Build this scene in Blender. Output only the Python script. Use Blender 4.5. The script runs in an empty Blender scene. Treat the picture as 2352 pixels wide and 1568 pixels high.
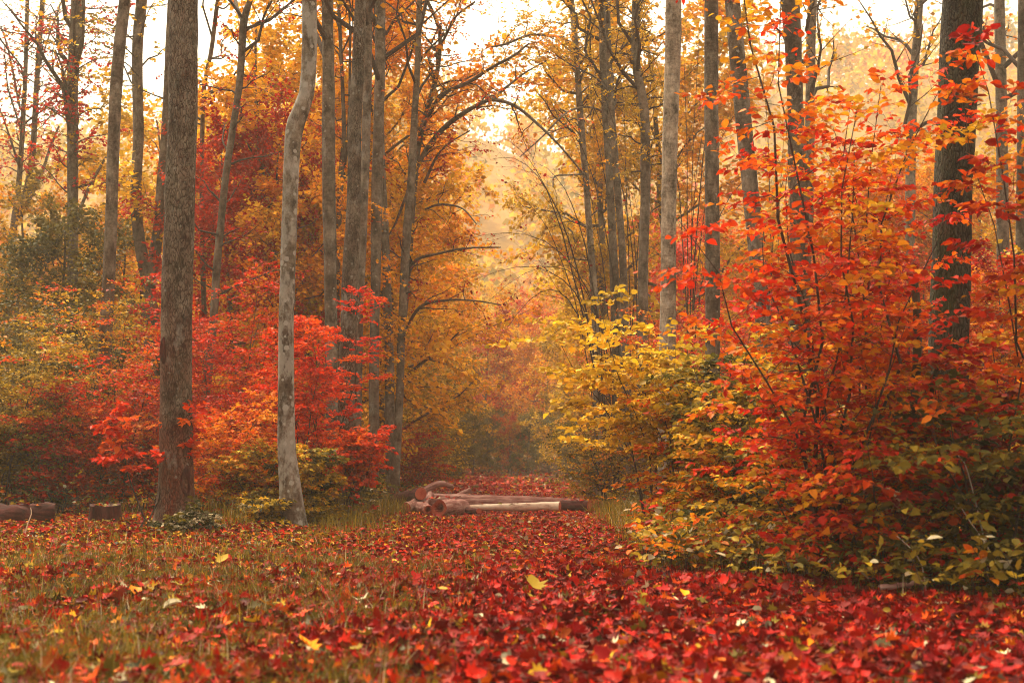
import bpy, math, numpy as np
from mathutils import Matrix, Vector

# ------------------------------------------------------------------ camera, light, exposure
C = bpy.context.scene
COL = C.collection
F, CX, CY, HOR = 3231.0, 1176.0, 784.0, 1050.0      # focal length and horizon in photo pixels (2352 wide)
H = 0.95                                            # eye height
PITCH = math.atan((HOR - CY) / F)
cam_d = bpy.data.cameras.new("camera")
cam = bpy.data.objects.new("camera", cam_d)
COL.objects.link(cam)
cam.location = (0, 0, H)
cam.rotation_euler = (math.pi / 2 + PITCH, 0, 0)
cam_d.sensor_width = 36
cam_d.lens = 36 * F / 2352
cam_d.clip_start = 0.1
cam_d.clip_end = 2000
cam_d.dof.use_dof = True
cam_d.dof.focus_distance = 17.5
cam_d.dof.aperture_fstop = 2.6
C.camera = cam

SUN_EL, SUN_AZ = math.radians(58), math.radians(-25)     # azimuth from +Y (ahead), negative = to the left
world = bpy.data.worlds.new("World")
C.world = world
world.use_nodes = True
wn, wl = world.node_tree.nodes, world.node_tree.links
wn.clear()
sky = wn.new("ShaderNodeTexSky")
sky.sky_type = 'NISHITA'
sky.sun_disc = False
sky.sun_elevation = SUN_EL
sky.sun_rotation = SUN_AZ
sky.air_density = 1.0
sky.dust_density = 6.0
sky.ozone_density = 1.0
hs = wn.new("ShaderNodeHueSaturation"); hs.inputs['Saturation'].default_value = 0.22
tint = wn.new("ShaderNodeMix"); tint.data_type = 'RGBA'; tint.blend_type = 'MULTIPLY'
tint.inputs[0].default_value = 1.0
tint.inputs[7].default_value = (1.0, 0.895, 0.68, 1)
bg = wn.new("ShaderNodeBackground"); bg.inputs['Strength'].default_value = 0.15
wo = wn.new("ShaderNodeOutputWorld")
wl.new(sky.outputs[0], hs.inputs['Color']); wl.new(hs.outputs[0], tint.inputs[6])
wl.new(tint.outputs[2], bg.inputs['Color']); wl.new(bg.outputs[0], wo.inputs['Surface'])

sun_d = bpy.data.lights.new("sun", 'SUN')
sun_d.energy = 1.5
sun_d.angle = math.radians(14)
sun_d.color = (1.0, 0.86, 0.62)
sun = bpy.data.objects.new("sun", sun_d)
COL.objects.link(sun)
sdir = Vector((math.sin(SUN_AZ) * math.cos(SUN_EL), math.cos(SUN_AZ) * math.cos(SUN_EL), math.sin(SUN_EL)))
sun.rotation_euler = sdir.to_track_quat('Z', 'Y').to_euler()

vs = C.view_settings
vs.view_transform = 'Standard'; vs.look = 'None'; vs.gamma = 1.0; vs.use_curve_mapping = False
vs.exposure = 1.68
cy = C.cycles
cy.max_bounces = 5; cy.diffuse_bounces = 2; cy.glossy_bounces = 2; cy.transmission_bounces = 2; cy.filter_width = 1.0
cy.volume_bounces = 1; cy.transparent_max_bounces = 8
cy.use_denoising = True
cy.caustics_reflective = False; cy.caustics_refractive = False
HAZE_DENSITY = 0.0012

# ------------------------------------------------------------------ helpers
Z = np.array([0.0, 0.0, 1.0])


def at(x, y, d):
    """photo pixel -> point of the place at depth d (metres ahead)"""
    u, v = (x - CX) / F, (CY - y) / F
    c, s = math.cos(PITCH), math.sin(PITCH)
    t = d / (c - v * s)
    return np.array([u * t, d, H + (v * c + s) * t])


def px_x(x, d):
    return (x - CX) / F * d


def sstep(a, b, t):
    t = np.clip((t - a) / (b - a), 0, 1)
    return t * t * (3 - 2 * t)


def path_c(y):
    return -0.0022 * np.clip(y - 28, 0, None) ** 2


def gz(x, y):
    x = np.asarray(x, float); y = np.asarray(y, float)
    z = 0.025 * np.sin(x * 0.9 + 1.3) * np.cos(y * 0.7) + 0.02 * np.sin(x * 1.7 + y * 1.1)
    z = z + 0.10 * sstep(2.2, 3.6, np.abs(x - path_c(y))) * sstep(12, 20, y)
    z = z + 0.35 * sstep(2.6, 5.0, x - path_c(y)) * sstep(30, 42, y)
    z = z + 0.5 * sstep(45, 90, y)
    return z


def unit(a):
    return a / np.maximum(np.linalg.norm(a, axis=-1, keepdims=True), 1e-9)


class Geo:
    """collects vertices, polygons and two point attributes, and links them as ONE mesh object"""
    def __init__(s):
        s.v, s.f, s.t, s.h, s.n = [], [], [], [], 0

    def add(s, V, Fc, tone=0.5, shade=0.5):
        V = np.asarray(V, float).reshape(-1, 3)
        Fc = np.asarray(Fc, np.int64)
        s.v.append(V); s.f.append(Fc + s.n)
        s.t.append(np.broadcast_to(np.asarray(tone, float), (len(V),)))
        s.h.append(np.broadcast_to(np.asarray(shade, float), (len(V),)))
        s.n += len(V)

    def tubes(s, P, R, sides=4, tone=0.5):
        P = np.asarray(P, float); R = np.asarray(R, float)
        if P.size == 0: return
        K, n, _ = P.shape
        tan = np.empty_like(P)
        tan[:, 1:-1] = P[:, 2:] - P[:, :-2]; tan[:, 0] = P[:, 1] - P[:, 0]; tan[:, -1] = P[:, -1] - P[:, -2]
        tan = unit(tan)
        mean = unit(P[:, -1] - P[:, 0])
        ref = np.where(np.abs(mean[:, 2:3]) > 0.8, np.array([[1.0, 0.1, 0]]), np.array([[0, 0.1, 1.0]]))[:, None, :]
        u = unit(np.cross(tan, ref)); w = np.cross(tan, u)
        a = np.arange(sides) / sides * 2 * np.pi
        ring = P[:, :, None, :] + R[:, :, None, None] * (np.cos(a)[None, None, :, None] * u[:, :, None, :] + np.sin(a)[None, None, :, None] * w[:, :, None, :])
        V = ring.reshape(-1, 3)
        k = np.arange(K)[:, None, None] * n * sides; i = np.arange(n - 1)[None, :, None] * sides
        j = np.arange(sides)[None, None, :]; j2 = (j + 1) % sides
        Fc = np.stack([k + i + j, k + i + j2, k + i + sides + j2, k + i + sides + j], -1).reshape(-1, 4)
        s.add(V, Fc, tone)

    def leaves(s, P, D, N, L, W, shape, tone, shade, curl=None):
        pts, faces = SHAPES[shape]
        n = len(P)
        if n == 0: return
        D = unit(D); S = unit(np.cross(N, D)); N = np.cross(D, S)
        L = np.broadcast_to(L, (n,)); W = np.broadcast_to(W, (n,))
        curl = np.ones(n) if curl is None else curl
        V = (P[:, None, :] + (L[:, None] * pts[None, :, 0])[..., None] * D[:, None, :]
             + (W[:, None] * pts[None, :, 1])[..., None] * S[:, None, :]
             + ((L * curl)[:, None] * pts[None, :, 2])[..., None] * N[:, None, :])
        m = len(pts)
        for fc in faces:
            pass
        base = np.arange(n)[:, None, None] * m
        Fc = (base + faces[None]).reshape(-1, faces.shape[1])
        s.add(V.reshape(-1, 3), Fc, np.repeat(np.broadcast_to(tone, (n,)), m), np.repeat(np.broadcast_to(shade, (n,)), m))

    def mesh(s, name, mat, smooth=False):
        me = bpy.data.meshes.new(name)
        V = np.concatenate(s.v)
        me.vertices.add(len(V)); me.vertices.foreach_set("co", V.astype(np.float32).ravel())
        tot = np.concatenate([np.full(len(f), f.shape[1]) for f in s.f])
        loops = np.concatenate([f.ravel() for f in s.f])
        me.loops.add(len(loops)); me.loops.foreach_set("vertex_index", loops.astype(np.int32))
        me.polygons.add(len(tot))
        me.polygons.foreach_set("loop_start", (np.cumsum(tot) - tot).astype(np.int32))
        me.polygons.foreach_set("loop_total", tot.astype(np.int32))
        if smooth: me.polygons.foreach_set("use_smooth", np.ones(len(tot), bool))
        for nm, d in (("tone", s.t), ("shade", s.h)):
            at_ = me.attributes.new(nm, 'FLOAT', 'POINT')
            at_.data.foreach_set("value", np.concatenate(d).astype(np.float32))
        me.materials.append(mat)
        me.update(calc_edges=True)
        return me

    def build(s, name, mat, parent=None, color=None, smooth=False, kind=None):
        return obj(name, s.mesh(name, mat, smooth), parent, color, kind)


def obj(name, data, parent=None, color=None, kind=None, loc=None):
    o = bpy.data.objects.new(name, data)
    COL.objects.link(o)
    if parent is not None: o.parent = parent
    if color is not None: o.color = color if len(color) == 4 else (*color, 1)
    if kind: o["kind"] = kind
    if loc is not None: o.location = loc
    return o


def tag(o, label=None, cat=None, group=None, kind=None):
    if label: o["label"] = label
    if cat: o["category"] = cat
    if group: o["group"] = group
    if kind: o["kind"] = kind
    return o


def thing(name, label, cat, loc, group=None):
    o = bpy.data.objects.new(name, None)
    o.empty_display_size = 0.2
    COL.objects.link(o)
    o.location = loc
    return tag(o, label, cat, group)


def tri_fan(outline, centre):
    pts = np.array([centre] + outline, float)
    n = len(outline)
    return pts, np.array([[0, 1 + i, 1 + (i + 1) % n] for i in range(n)])


def maple():
    half = [(-0.06, .20), (.10, .22), (.20, .50), (.33, .34), (.52, .56), (.56, .26), (.74, .24)]
    out = [(0, 0, 0)] + [(a, b, 0) for a, b in half] + [(1, 0, 0)] + [(a, -b, 0) for a, b in reversed(half)]
    out = [(a, b, 0.75 * (b * b) + 0.22 * (a - .4) ** 2 - 0.04) for a, b, _ in out]
    return tri_fan(out, (.34, 0, -.05))


def oval():
    pts = np.array([(0, 0, 0), (.28, .46, .10), (.68, .40, .07), (1, 0, -.08), (.68, -.40, .07), (.28, -.46, .10)])
    return pts, np.array([[0, 3, 2, 1], [0, 5, 4, 3]])


def rounded():
    out = [(0, 0), (.12, .36), (.42, .52), (.74, .38), (1, 0), (.74, -.38), (.42, -.52), (.12, -.36)]
    out = [(a, b, .35 * abs(b) - .12 * (a - .4) ** 2) for a, b in out]
    return tri_fan(out, (.45, 0, 0))


def rhomb():
    return np.array([(0, 0, 0), (.42, .5, .09), (1, 0, -.05), (.42, -.5, .09)]), np.array([[0, 3, 2, 1]])


SHAPES = {'maple': maple(), 'oval': oval(), 'round': rounded(), 'rhomb': rhomb()}

# ------------------------------------------------------------------ materials


def new_mat(name):
    m = bpy.data.materials.new(name); m.use_nodes = True
    nt = m.node_tree; nt.nodes.clear()
    return m, nt.nodes, nt.links


def ramp(nodes, stops, interp='LINEAR'):
    r = nodes.new("ShaderNodeValToRGB"); cr = r.color_ramp; cr.interpolation = interp
    while len(cr.elements) > 1: cr.elements.remove(cr.elements[-1])
    cr.elements[0].position = stops[0][0]; cr.elements[0].color = (*stops[0][1], 1)
    for p, c in stops[1:]:
        e = cr.elements.new(p); e.color = (*c, 1)
    return r


def math_n(nodes, links, op, a, b=None, c=None, clamp=False):
    n = nodes.new("ShaderNodeMath"); n.operation = op; n.use_clamp = clamp
    for i, v in enumerate((a, b, c)):
        if v is None: continue
        if isinstance(v, (int, float)): n.inputs[i].default_value = v
        else: links.new(v, n.inputs[i])
    return n.outputs[0]


def mix_c(nodes, links, fac, a, b, blend='MIX'):
    n = nodes.new("ShaderNodeMix"); n.data_type = 'RGBA'; n.blend_type = blend
    for i, v in ((0, fac), (6, a), (7, b)):
        if isinstance(v, (int, float)): n.inputs[i].default_value = v
        elif isinstance(v, tuple): n.inputs[i].default_value = (*v, 1)
        else: links.new(v, n.inputs[i])
    return n.outputs[2]


LEAF_STOPS = [(0.0, (.60, .50, .33)), (.04, (.52, .42, .25)), (.08, (.030, .034, .010)), (.16, (.085, .072, .012)),
              (.26, (.21, .145, .016)), (.36, (.44, .27, .020)), (.44, (.70, .42, .020)), (.54, (.72, .27, .008)),
              (.66, (.66, .10, .006)), (.76, (.58, .028, .005)), (.86, (.42, .009, .006)), (.94, (.23, .006, .008)),
              (1.0, (.085, .005, .007))]


def leaf_material(name, transl, rough, spec):
    m, n, l = new_mat(name)
    oi = n.new("ShaderNodeObjectInfo"); sc = n.new("ShaderNodeSeparateColor"); l.new(oi.outputs['Color'], sc.inputs[0])
    ta = n.new("ShaderNodeAttribute"); ta.attribute_name = "tone"
    sa = n.new("ShaderNodeAttribute"); sa.attribute_name = "shade"
    t = math_n(n, l, 'SUBTRACT', ta.outputs['Fac'], 0.5)
    t = math_n(n, l, 'MULTIPLY', t, 2.0)
    t = math_n(n, l, 'MULTIPLY_ADD', t, sc.outputs[1], sc.outputs[0], clamp=True)
    r = ramp(n, LEAF_STOPS); l.new(t, r.inputs[0])
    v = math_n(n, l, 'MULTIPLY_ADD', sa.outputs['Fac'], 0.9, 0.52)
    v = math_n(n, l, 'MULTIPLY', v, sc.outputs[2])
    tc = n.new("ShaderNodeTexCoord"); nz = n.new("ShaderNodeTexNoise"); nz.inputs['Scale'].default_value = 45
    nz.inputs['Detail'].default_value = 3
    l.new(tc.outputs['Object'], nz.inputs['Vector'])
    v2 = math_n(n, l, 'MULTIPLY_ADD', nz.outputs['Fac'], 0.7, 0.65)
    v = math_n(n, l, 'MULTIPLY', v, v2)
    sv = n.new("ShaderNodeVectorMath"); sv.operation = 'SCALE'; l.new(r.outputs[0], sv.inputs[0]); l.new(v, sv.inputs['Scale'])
    b = n.new("ShaderNodeBsdfPrincipled"); b.inputs['Roughness'].default_value = rough
    b.inputs['Specular IOR Level'].default_value = spec
    l.new(sv.outputs[0], b.inputs['Base Color'])
    tr = n.new("ShaderNodeBsdfTranslucent"); l.new(sv.outputs[0], tr.inputs['Color'])
    mx = n.new("ShaderNodeMixShader"); mx.inputs[0].default_value = transl
    l.new(b.outputs[0], mx.inputs[1]); l.new(tr.outputs[0], mx.inputs[2])
    o = n.new("ShaderNodeOutputMaterial"); l.new(mx.outputs[0], o.inputs[0])
    return m


def bark_material(name, rough_bark):
    """object colour: r = brightness, g = lichen, b = redness low on the trunk, alpha = moss"""
    m, n, l = new_mat(name)
    oi = n.new("ShaderNodeObjectInfo"); sc = n.new("ShaderNodeSeparateColor"); l.new(oi.outputs['Color'], sc.inputs[0])
    tc = n.new("ShaderNodeTexCoord")
    loc = n.new("ShaderNodeVectorMath"); loc.operation = 'ADD'
    cmb = n.new("ShaderNodeCombineXYZ")
    rnd = math_n(n, l, 'MULTIPLY', oi.outputs['Random'], 37.0)
    for i in range(3): l.new(rnd, cmb.inputs[i])
    l.new(tc.outputs['Object'], loc.inputs[0]); l.new(cmb.outputs[0], loc.inputs[1])

    def noise(scale, vec, detail=6, rough=.6):
        mp = n.new("ShaderNodeMapping"); mp.inputs['Scale'].default_value = vec
        l.new(loc.outputs[0], mp.inputs[0])
        k = n.new("ShaderNodeTexNoise"); k.inputs['Scale'].default_value = scale; k.inputs['Detail'].default_value = detail
        k.inputs['Roughness'].default_value = rough
        l.new(mp.outputs[0], k.inputs['Vector'])
        return k.outputs['Fac'], mp
    big, _ = noise(2.2, (1, 1, .45), 5)
    if rough_bark:
        grain, mp = noise(26, (1, 1, .16), 7, .68)
        vo = n.new("ShaderNodeTexVoronoi"); vo.feature = 'DISTANCE_TO_EDGE'; vo.inputs['Scale'].default_value = 40
        vo.inputs['Randomness'].default_value = 1
        mpv = n.new("ShaderNodeMapping"); mpv.inputs['Scale'].default_value = (1, 1, .24)
        warp, _ = noise(9, (1, 1, .5), 3)
        wadd = n.new("ShaderNodeVectorMath"); wadd.operation = 'MULTIPLY_ADD'
        wv = n.new("ShaderNodeCombineXYZ"); l.new(warp, wv.inputs[0]); l.new(warp, wv.inputs[1])
        l.new(wv.outputs[0], wadd.inputs[0]); wadd.inputs[1].default_value = (.12, .12, 0); l.new(loc.outputs[0], wadd.inputs[2])
        l.new(wadd.outputs[0], mpv.inputs[0]); l.new(mpv.outputs[0], vo.inputs['Vector'])
        crack = math_n(n, l, 'MULTIPLY', vo.outputs['Distance'], 4.5, clamp=True)
        crack = math_n(n, l, 'MULTIPLY', crack, math_n(n, l, 'MULTIPLY_ADD', big, 1.6, .2))
        hgt = math_n(n, l, 'MULTIPLY_ADD', crack, .8, math_n(n, l, 'MULTIPLY', grain, .55))
    else:
        grain, mp = noise(15, (1, 1, .7), 9, .78)
        bands, _ = noise(7, (1.0, 1.0, 5.0), 7, .72)
        hgt = math_n(n, l, 'MULTIPLY_ADD', bands, .55, math_n(n, l, 'MULTIPLY', grain, .75))
    g = math_n(n, l, 'MULTIPLY_ADD', hgt, .70, math_n(n, l, 'MULTIPLY', big, .62))
    r = ramp(n, [(.38, (.010, .006, .004)), (.52, (.036, .024, .016)), (.66, (.085, .062, .044)), (.84, (.20, .165, .125))])
    l.new(g, r.inputs[0])
    sv = n.new("ShaderNodeVectorMath"); sv.operation = 'SCALE'; l.new(r.outputs[0], sv.inputs[0]); l.new(sc.outputs[0], sv.inputs['Scale'])
    col = sv.outputs[0]
    bl, _ = noise(5.5, (1, 1, .6), 7, .75)
    blr = n.new("ShaderNodeMapRange"); blr.inputs[1].default_value = .36; blr.inputs[2].default_value = .64
    blr.inputs[3].default_value = .20; blr.inputs[4].default_value = 1.5; l.new(bl, blr.inputs[0])
    bs = n.new("ShaderNodeVectorMath"); bs.operation = 'SCALE'; l.new(col, bs.inputs[0]); l.new(blr.outputs[0], bs.inputs['Scale'])
    col = bs.outputs[0]
    # redness near the foot
    sx = n.new("ShaderNodeSeparateXYZ"); l.new(tc.outputs['Object'], sx.inputs[0])
    low = n.new("ShaderNodeMapRange"); low.inputs[1].default_value = 3.4; low.inputs[2].default_value = .2
    low.inputs[3].default_value = .22; low.inputs[4].default_value = 1
    l.new(sx.outputs[2], low.inputs[0])
    pat, _ = noise(3.1, (1, 1, .5), 4)
    redm = math_n(n, l, 'MULTIPLY', low.outputs[0], sc.outputs[2])
    redm = math_n(n, l, 'MULTIPLY', redm, math_n(n, l, 'MULTIPLY_ADD', pat, 3.2, -.9, clamp=True), clamp=True)
    redc = mix_c(n, l, hgt, (.035, .006, .004), (.17, .036, .018))
    col = mix_c(n, l, redm, col, redc)
    # lichen: round crusty spots and larger pale areas
    vs_ = n.new("ShaderNodeTexVoronoi"); vs_.inputs['Scale'].default_value = 9.5; l.new(loc.outputs[0], vs_.inputs['Vector'])
    vsd, _ = noise(60, (1, 1, 1), 3)
    dist = math_n(n, l, 'MULTIPLY_ADD', vsd, .30, vs_.outputs['Distance'])
    szc = n.new("ShaderNodeSeparateColor"); l.new(vs_.outputs['Color'], szc.inputs[0])
    lim = math_n(n, l, 'MULTIPLY', szc.outputs[0], math_n(n, l, 'MULTIPLY_ADD', sc.outputs[1], .50, .12))
    sp = math_n(n, l, 'MULTIPLY', math_n(n, l, 'SUBTRACT', math_n(n, l, 'ADD', lim, .06), dist), 14, clamp=True)
    pl, _ = noise(4.0, (1, 1, .55), 9, .72)
    thr = math_n(n, l, 'MULTIPLY_ADD', sc.outputs[1], -.22, .66)
    pm = math_n(n, l, 'MULTIPLY', math_n(n, l, 'SUBTRACT', pl, thr), 11, clamp=True)
    lm = math_n(n, l, 'MAXIMUM', sp, math_n(n, l, 'MULTIPLY', pm, .75))
    lm = math_n(n, l, 'MULTIPLY', lm, math_n(n, l, 'MULTIPLY_ADD', sc.outputs[1], .7, .25), clamp=True)
    lc = mix_c(n, l, grain, (.22, .20, .17), (.52, .49, .44))
    col = mix_c(n, l, lm, col, lc)
    ms, _ = noise(3.4, (1, 1, .6), 6)
    mm = math_n(n, l, 'MULTIPLY', math_n(n, l, 'MULTIPLY_ADD', ms, 5.0, -2.3, clamp=True), oi.outputs['Alpha'], clamp=True)
    col = mix_c(n, l, mm, col, (.040, .042, .012))
    b = n.new("ShaderNodeBsdfPrincipled"); b.inputs['Roughness'].default_value = .88
    b.inputs['Specular IOR Level'].default_value = .2
    l.new(col, b.inputs['Base Color'])
    bp = n.new("ShaderNodeBump"); bp.inputs['Strength'].default_value = .9 if rough_bark else .6
    bp.inputs['Distance'].default_value = .02 if rough_bark else .008
    l.new(math_n(n, l, 'ADD', hgt, math_n(n, l, 'MULTIPLY', lm, .25)), bp.inputs['Height']); l.new(bp.outputs[0], b.inputs['Normal'])
    o = n.new("ShaderNodeOutputMaterial"); l.new(b.outputs[0], o.inputs[0])
    return m


def noise_material(name, stops, scale, detail=8, rough=.95, bump=.5, stretch=(1, 1, 1), rings=False):
    m, n, l = new_mat(name)
    tc = n.new("ShaderNodeTexCoord"); mp = n.new("ShaderNodeMapping"); mp.inputs['Scale'].default_value = stretch
    l.new(tc.outputs['Object'], mp.inputs[0])
    k = n.new("ShaderNodeTexNoise"); k.inputs['Scale'].default_value = scale; k.inputs['Detail'].default_value = detail
    k.inputs['Roughness'].default_value = .66
    l.new(mp.outputs[0], k.inputs['Vector'])
    f = k.outputs['Fac']
    if rings:
        wv = n.new("ShaderNodeTexWave"); wv.wave_type = 'RINGS'; wv.rings_direction = 'Z'; wv.inputs['Scale'].default_value = 28
        wv.inputs['Distortion'].default_value = 2.5
        l.new(tc.outputs['Object'], wv.inputs['Vector'])
        f = math_n(n, l, 'MULTIPLY_ADD', wv.outputs['Fac'], .35, math_n(n, l, 'MULTIPLY', f, .7))
    r = ramp(n, stops); l.new(f, r.inputs[0])
    b = n.new("ShaderNodeBsdfPrincipled"); b.inputs['Roughness'].default_value = rough
    b.inputs['Specular IOR Level'].default_value = .2
    l.new(r.outputs[0], b.inputs['Base Color'])
    bp = n.new("ShaderNodeBump"); bp.inputs['Strength'].default_value = bump; bp.inputs['Distance'].default_value = .03
    l.new(f, bp.inputs['Height']); l.new(bp.outputs[0], b.inputs['Normal'])
    o = n.new("ShaderNodeOutputMaterial"); l.new(b.outputs[0], o.inputs[0])
    return m


M_LEAF = leaf_material("autumn_leaf", .34, .48, .05)
M_LITTER = leaf_material("fallen_leaf", .10, .5, .04)
M_BARK = bark_material("smooth_bark", False)
M_ROUGH = bark_material("rough_bark", True)
M_TWIG = noise_material("twig_bark", [(.3, (.018, .011, .009)), (.7, (.085, .05, .038))], 30, 4, .9, .3)
M_SOIL = noise_material("leaf_mould", [(.30, (.022, .010, .007)), (.5, (.085, .028, .016)), (.62, (.13, .06, .025)), (.75, (.10, .08, .025))], 5, 10, .95, .8)
M_PATH = noise_material("path_earth", [(.30, (.05, .012, .010)), (.5, (.17, .03, .02)), (.7, (.26, .10, .045))], 6, 10, .95, .8)
M_HILL = noise_material("hill_floor", [(.3, (.16, .07, .02)), (.55, (.34, .18, .04)), (.75, (.42, .17, .03))], .35, 10, .95, .2)
M_LOG = noise_material("log_bark", [(.28, (.07, .022, .02)), (.48, (.32, .13, .11)), (.68, (.56, .34, .29))], 9, 8, .85, .8, (2.2, 2.2, .35))
M_LOGD = noise_material("wet_log_bark", [(.28, (.02, .005, .006)), (.5, (.08, .018, .018)), (.75, (.17, .05, .045))], 9, 8, .85, .8, (2.2, 2.2, .35))
M_LOGP = noise_material("pale_log_bark", [(.30, (.28, .14, .10)), (.46, (.60, .42, .32)), (.66, (.74, .60, .47))], 8, 8, .75, .4, (1.2, 1.2, .5))
M_CUT = noise_material("sawn_wood", [(.25, (.20, .020, .014)), (.5, (.42, .06, .035)), (.8, (.58, .20, .11))], 7, 6, .8, .3, rings=True)
M_ROT = noise_material("rotten_wood", [(.3, (.008, .003, .003)), (.48, (.045, .010, .008)), (.64, (.10, .022, .018)), (.8, (.15, .07, .06))], 7, 9, .9, 1.0, (2.4, 2.4, .6))

# ------------------------------------------------------------------ haze, ground, path, hill
hz, hn, hl = new_mat("haze_air")
pv = hn.new("ShaderNodeVolumePrincipled")
pv.inputs['Color'].default_value = (1.0, .93, .76, 1); pv.inputs['Density'].default_value = HAZE_DENSITY
pv.inputs['Anisotropy'].default_value = .2
ho = hn.new("ShaderNodeOutputMaterial"); hl.new(pv.outputs[0], ho.inputs['Volume'])
g = Geo()
bx = np.array([(x, y, z) for x in (-190, 190) for y in (-40, 330) for z in (-1.2, 112)])
g.add(bx, [[0, 1, 3, 2], [4, 6, 7, 5], [0, 4, 5, 1], [2, 3, 7, 6], [0, 2, 6, 4], [1, 5, 7, 3]])
haze = g.build("haze", hz, kind="stuff")
tag(haze, "thin warm mist filling the whole forest", kind="stuff")


def sheet(name, xs, ys, zf, mat, smooth=True):
    X, Y = np.meshgrid(xs, ys); Zv = zf(X, Y)
    V = np.stack([X, Y, Zv], -1).reshape(-1, 3)
    nx, ny = len(xs), len(ys)
    i = np.arange(ny - 1)[:, None] * nx + np.arange(nx - 1)[None]
    Fc = np.stack([i, i + 1, i + 1 + nx, i + nx], -1).reshape(-1, 4)
    g = Geo(); g.add(V, Fc)
    return g.build(name, mat, smooth=smooth, kind="structure")


xs = np.concatenate([np.linspace(-180, -20, 40), np.linspace(-19.5, 19.5, 79), np.linspace(20, 180, 40)])
ys = np.concatenate([np.linspace(-35, 0, 15), np.linspace(.5, 45, 90), np.linspace(46, 110, 50), np.linspace(113, 320, 50)])


def ground_z(x, y):
    return gz(x, y)


def hill_z(x, y):
    t = sstep(88, 235, y)
    z = gz(x, y) - .4 + t * (46 + 26 * sstep(5, 70, x) + 8 * np.sin(x * .030 + 2.2) + 3 * np.sin(x * .11 + y * .05))
    return z + t * 1.2 * np.sin(x * .4) * np.cos(y * .3)


ground = sheet("ground", xs, ys, ground_z, M_SOIL)
hill = sheet("hill", np.linspace(-180, 180, 120), np.linspace(86, 318, 90), hill_z, M_HILL)
py_ = np.linspace(3, 85, 165)
g = Geo()
off = np.linspace(-2.1, 2.1, 11)
PX = path_c(py_)[:, None] + off[None]; PY = np.repeat(py_[:, None], 11, 1)
V = np.stack([PX, PY, gz(PX, PY) + .022 - .012 * (np.abs(off)[None] / 2.1) ** 4], -1).reshape(-1, 3)
i = np.arange(164)[:, None] * 11 + np.arange(10)[None]
g.add(V, np.stack([i, i + 1, i + 12, i + 11], -1).reshape(-1, 4))
path = g.build("path", M_PATH, smooth=True, kind="structure")

# ------------------------------------------------------------------ plant growing


def spawn(P, R, per, t0, t1, L, ang, rng, flat=1.0, up=0.0, bend=0.0, npts=4, rf=.5, Lt=.5, wob=.05, planar=False):
    """side shoots of every axis in P (K x n x 3)"""
    K, n, _ = P.shape
    t = (np.arange(per)[None] + rng.random((K, per))) / per * (t1 - t0) + t0
    x = t * (n - 1); i = np.clip(x.astype(int), 0, n - 2); f = (x - i)[..., None]
    k = np.arange(K)[:, None]
    base = P[k, i] * (1 - f) + P[k, i + 1] * f
    tan = unit(P[k, i + 1] - P[k, i])
    r = (R[k, i] * (1 - f[..., 0]) + R[k, i + 1] * f[..., 0]) * rf
    if planar:
        side = unit(np.cross(tan, Z) + 1e-6)
        sg = np.where((np.arange(per)[None] + rng.integers(0, 2, (K, 1))) % 2, 1.0, -1.0)[..., None]
        perp = unit(side * sg + .25 * rng.normal(size=base.shape))
    else:
        ref = np.where(np.abs(tan[..., 2:3]) > .7, np.array([1.0, 0, 0]), np.array([0, 0, 1.0]))
        u = unit(np.cross(tan, ref)); w = np.cross(tan, u)
        az = 2.4 * np.arange(per)[None] + rng.random((K, 1)) * 6.28 + rng.normal(size=(K, per)) * .5
        perp = np.cos(az)[..., None] * u + np.sin(az)[..., None] * w
    a = math.radians(ang) * (1 + .25 * rng.normal(size=(K, per)))[..., None]
    d = tan * np.cos(a) + perp * np.sin(a)
    d[..., 2] = d[..., 2] * flat + up
    d = unit(d)
    ln = L * (1 - Lt * t) * (.55 + .8 * rng.random((K, per)))
    s = np.linspace(0, 1, npts)
    pts = base[:, :, None] + d[:, :, None] * (ln[..., None] * s)[..., None]
    pts[..., 2] += bend * ln[..., None] * s ** 2
    wv = np.cumsum(rng.normal(size=pts.shape) * wob, axis=2); wv[:, :, 0] = 0
    pts = pts + wv * ln[..., None, None] * .6
    rr = np.maximum(r[..., None] * (1 - .75 * s), .0012)
    return pts.reshape(K * per, npts, 3), rr.reshape(K * per, npts)


def leaves_on(T, q, rng, tilt=.45, droop=.15, t0=.1, ang=50):
    K, n, _ = T.shape
    t = (np.arange(q)[None] + rng.random((K, q))) / q * (1.02 - t0) + t0
    x = np.clip(t, 0, .999) * (n - 1); i = np.clip(x.astype(int), 0, n - 2); f = (x - i)[..., None]
    k = np.arange(K)[:, None]
    P = T[k, i] * (1 - f) + T[k, i + 1] * f
    tan = unit(T[k, i + 1] - T[k, i])
    side = unit(np.cross(tan, Z) + 1e-6) * np.where(np.arange(q) % 2, 1.0, -1.0)[None, :, None]
    a = np.radians(ang + 18 * rng.normal(size=(K, q)))[..., None]
    D = tan * np.cos(a) + side * np.sin(a)
    D = D + .25 * rng.normal(size=D.shape); D[..., 2] -= droop
    N = Z + tilt * rng.normal(size=D.shape)
    kk = np.repeat(np.arange(K), q)
    return P.reshape(-1, 3), unit(D).reshape(-1, 3), unit(N).reshape(-1, 3), kk


def clump_tone(kk, per, rng, wc=.16, wl=.14):
    c = rng.normal(size=kk.max() // per + 2)
    return np.clip(.5 + wc * c[kk // per] + wl * rng.normal(size=len(kk)), 0, 1)


LEAF_MESH = {}


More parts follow.
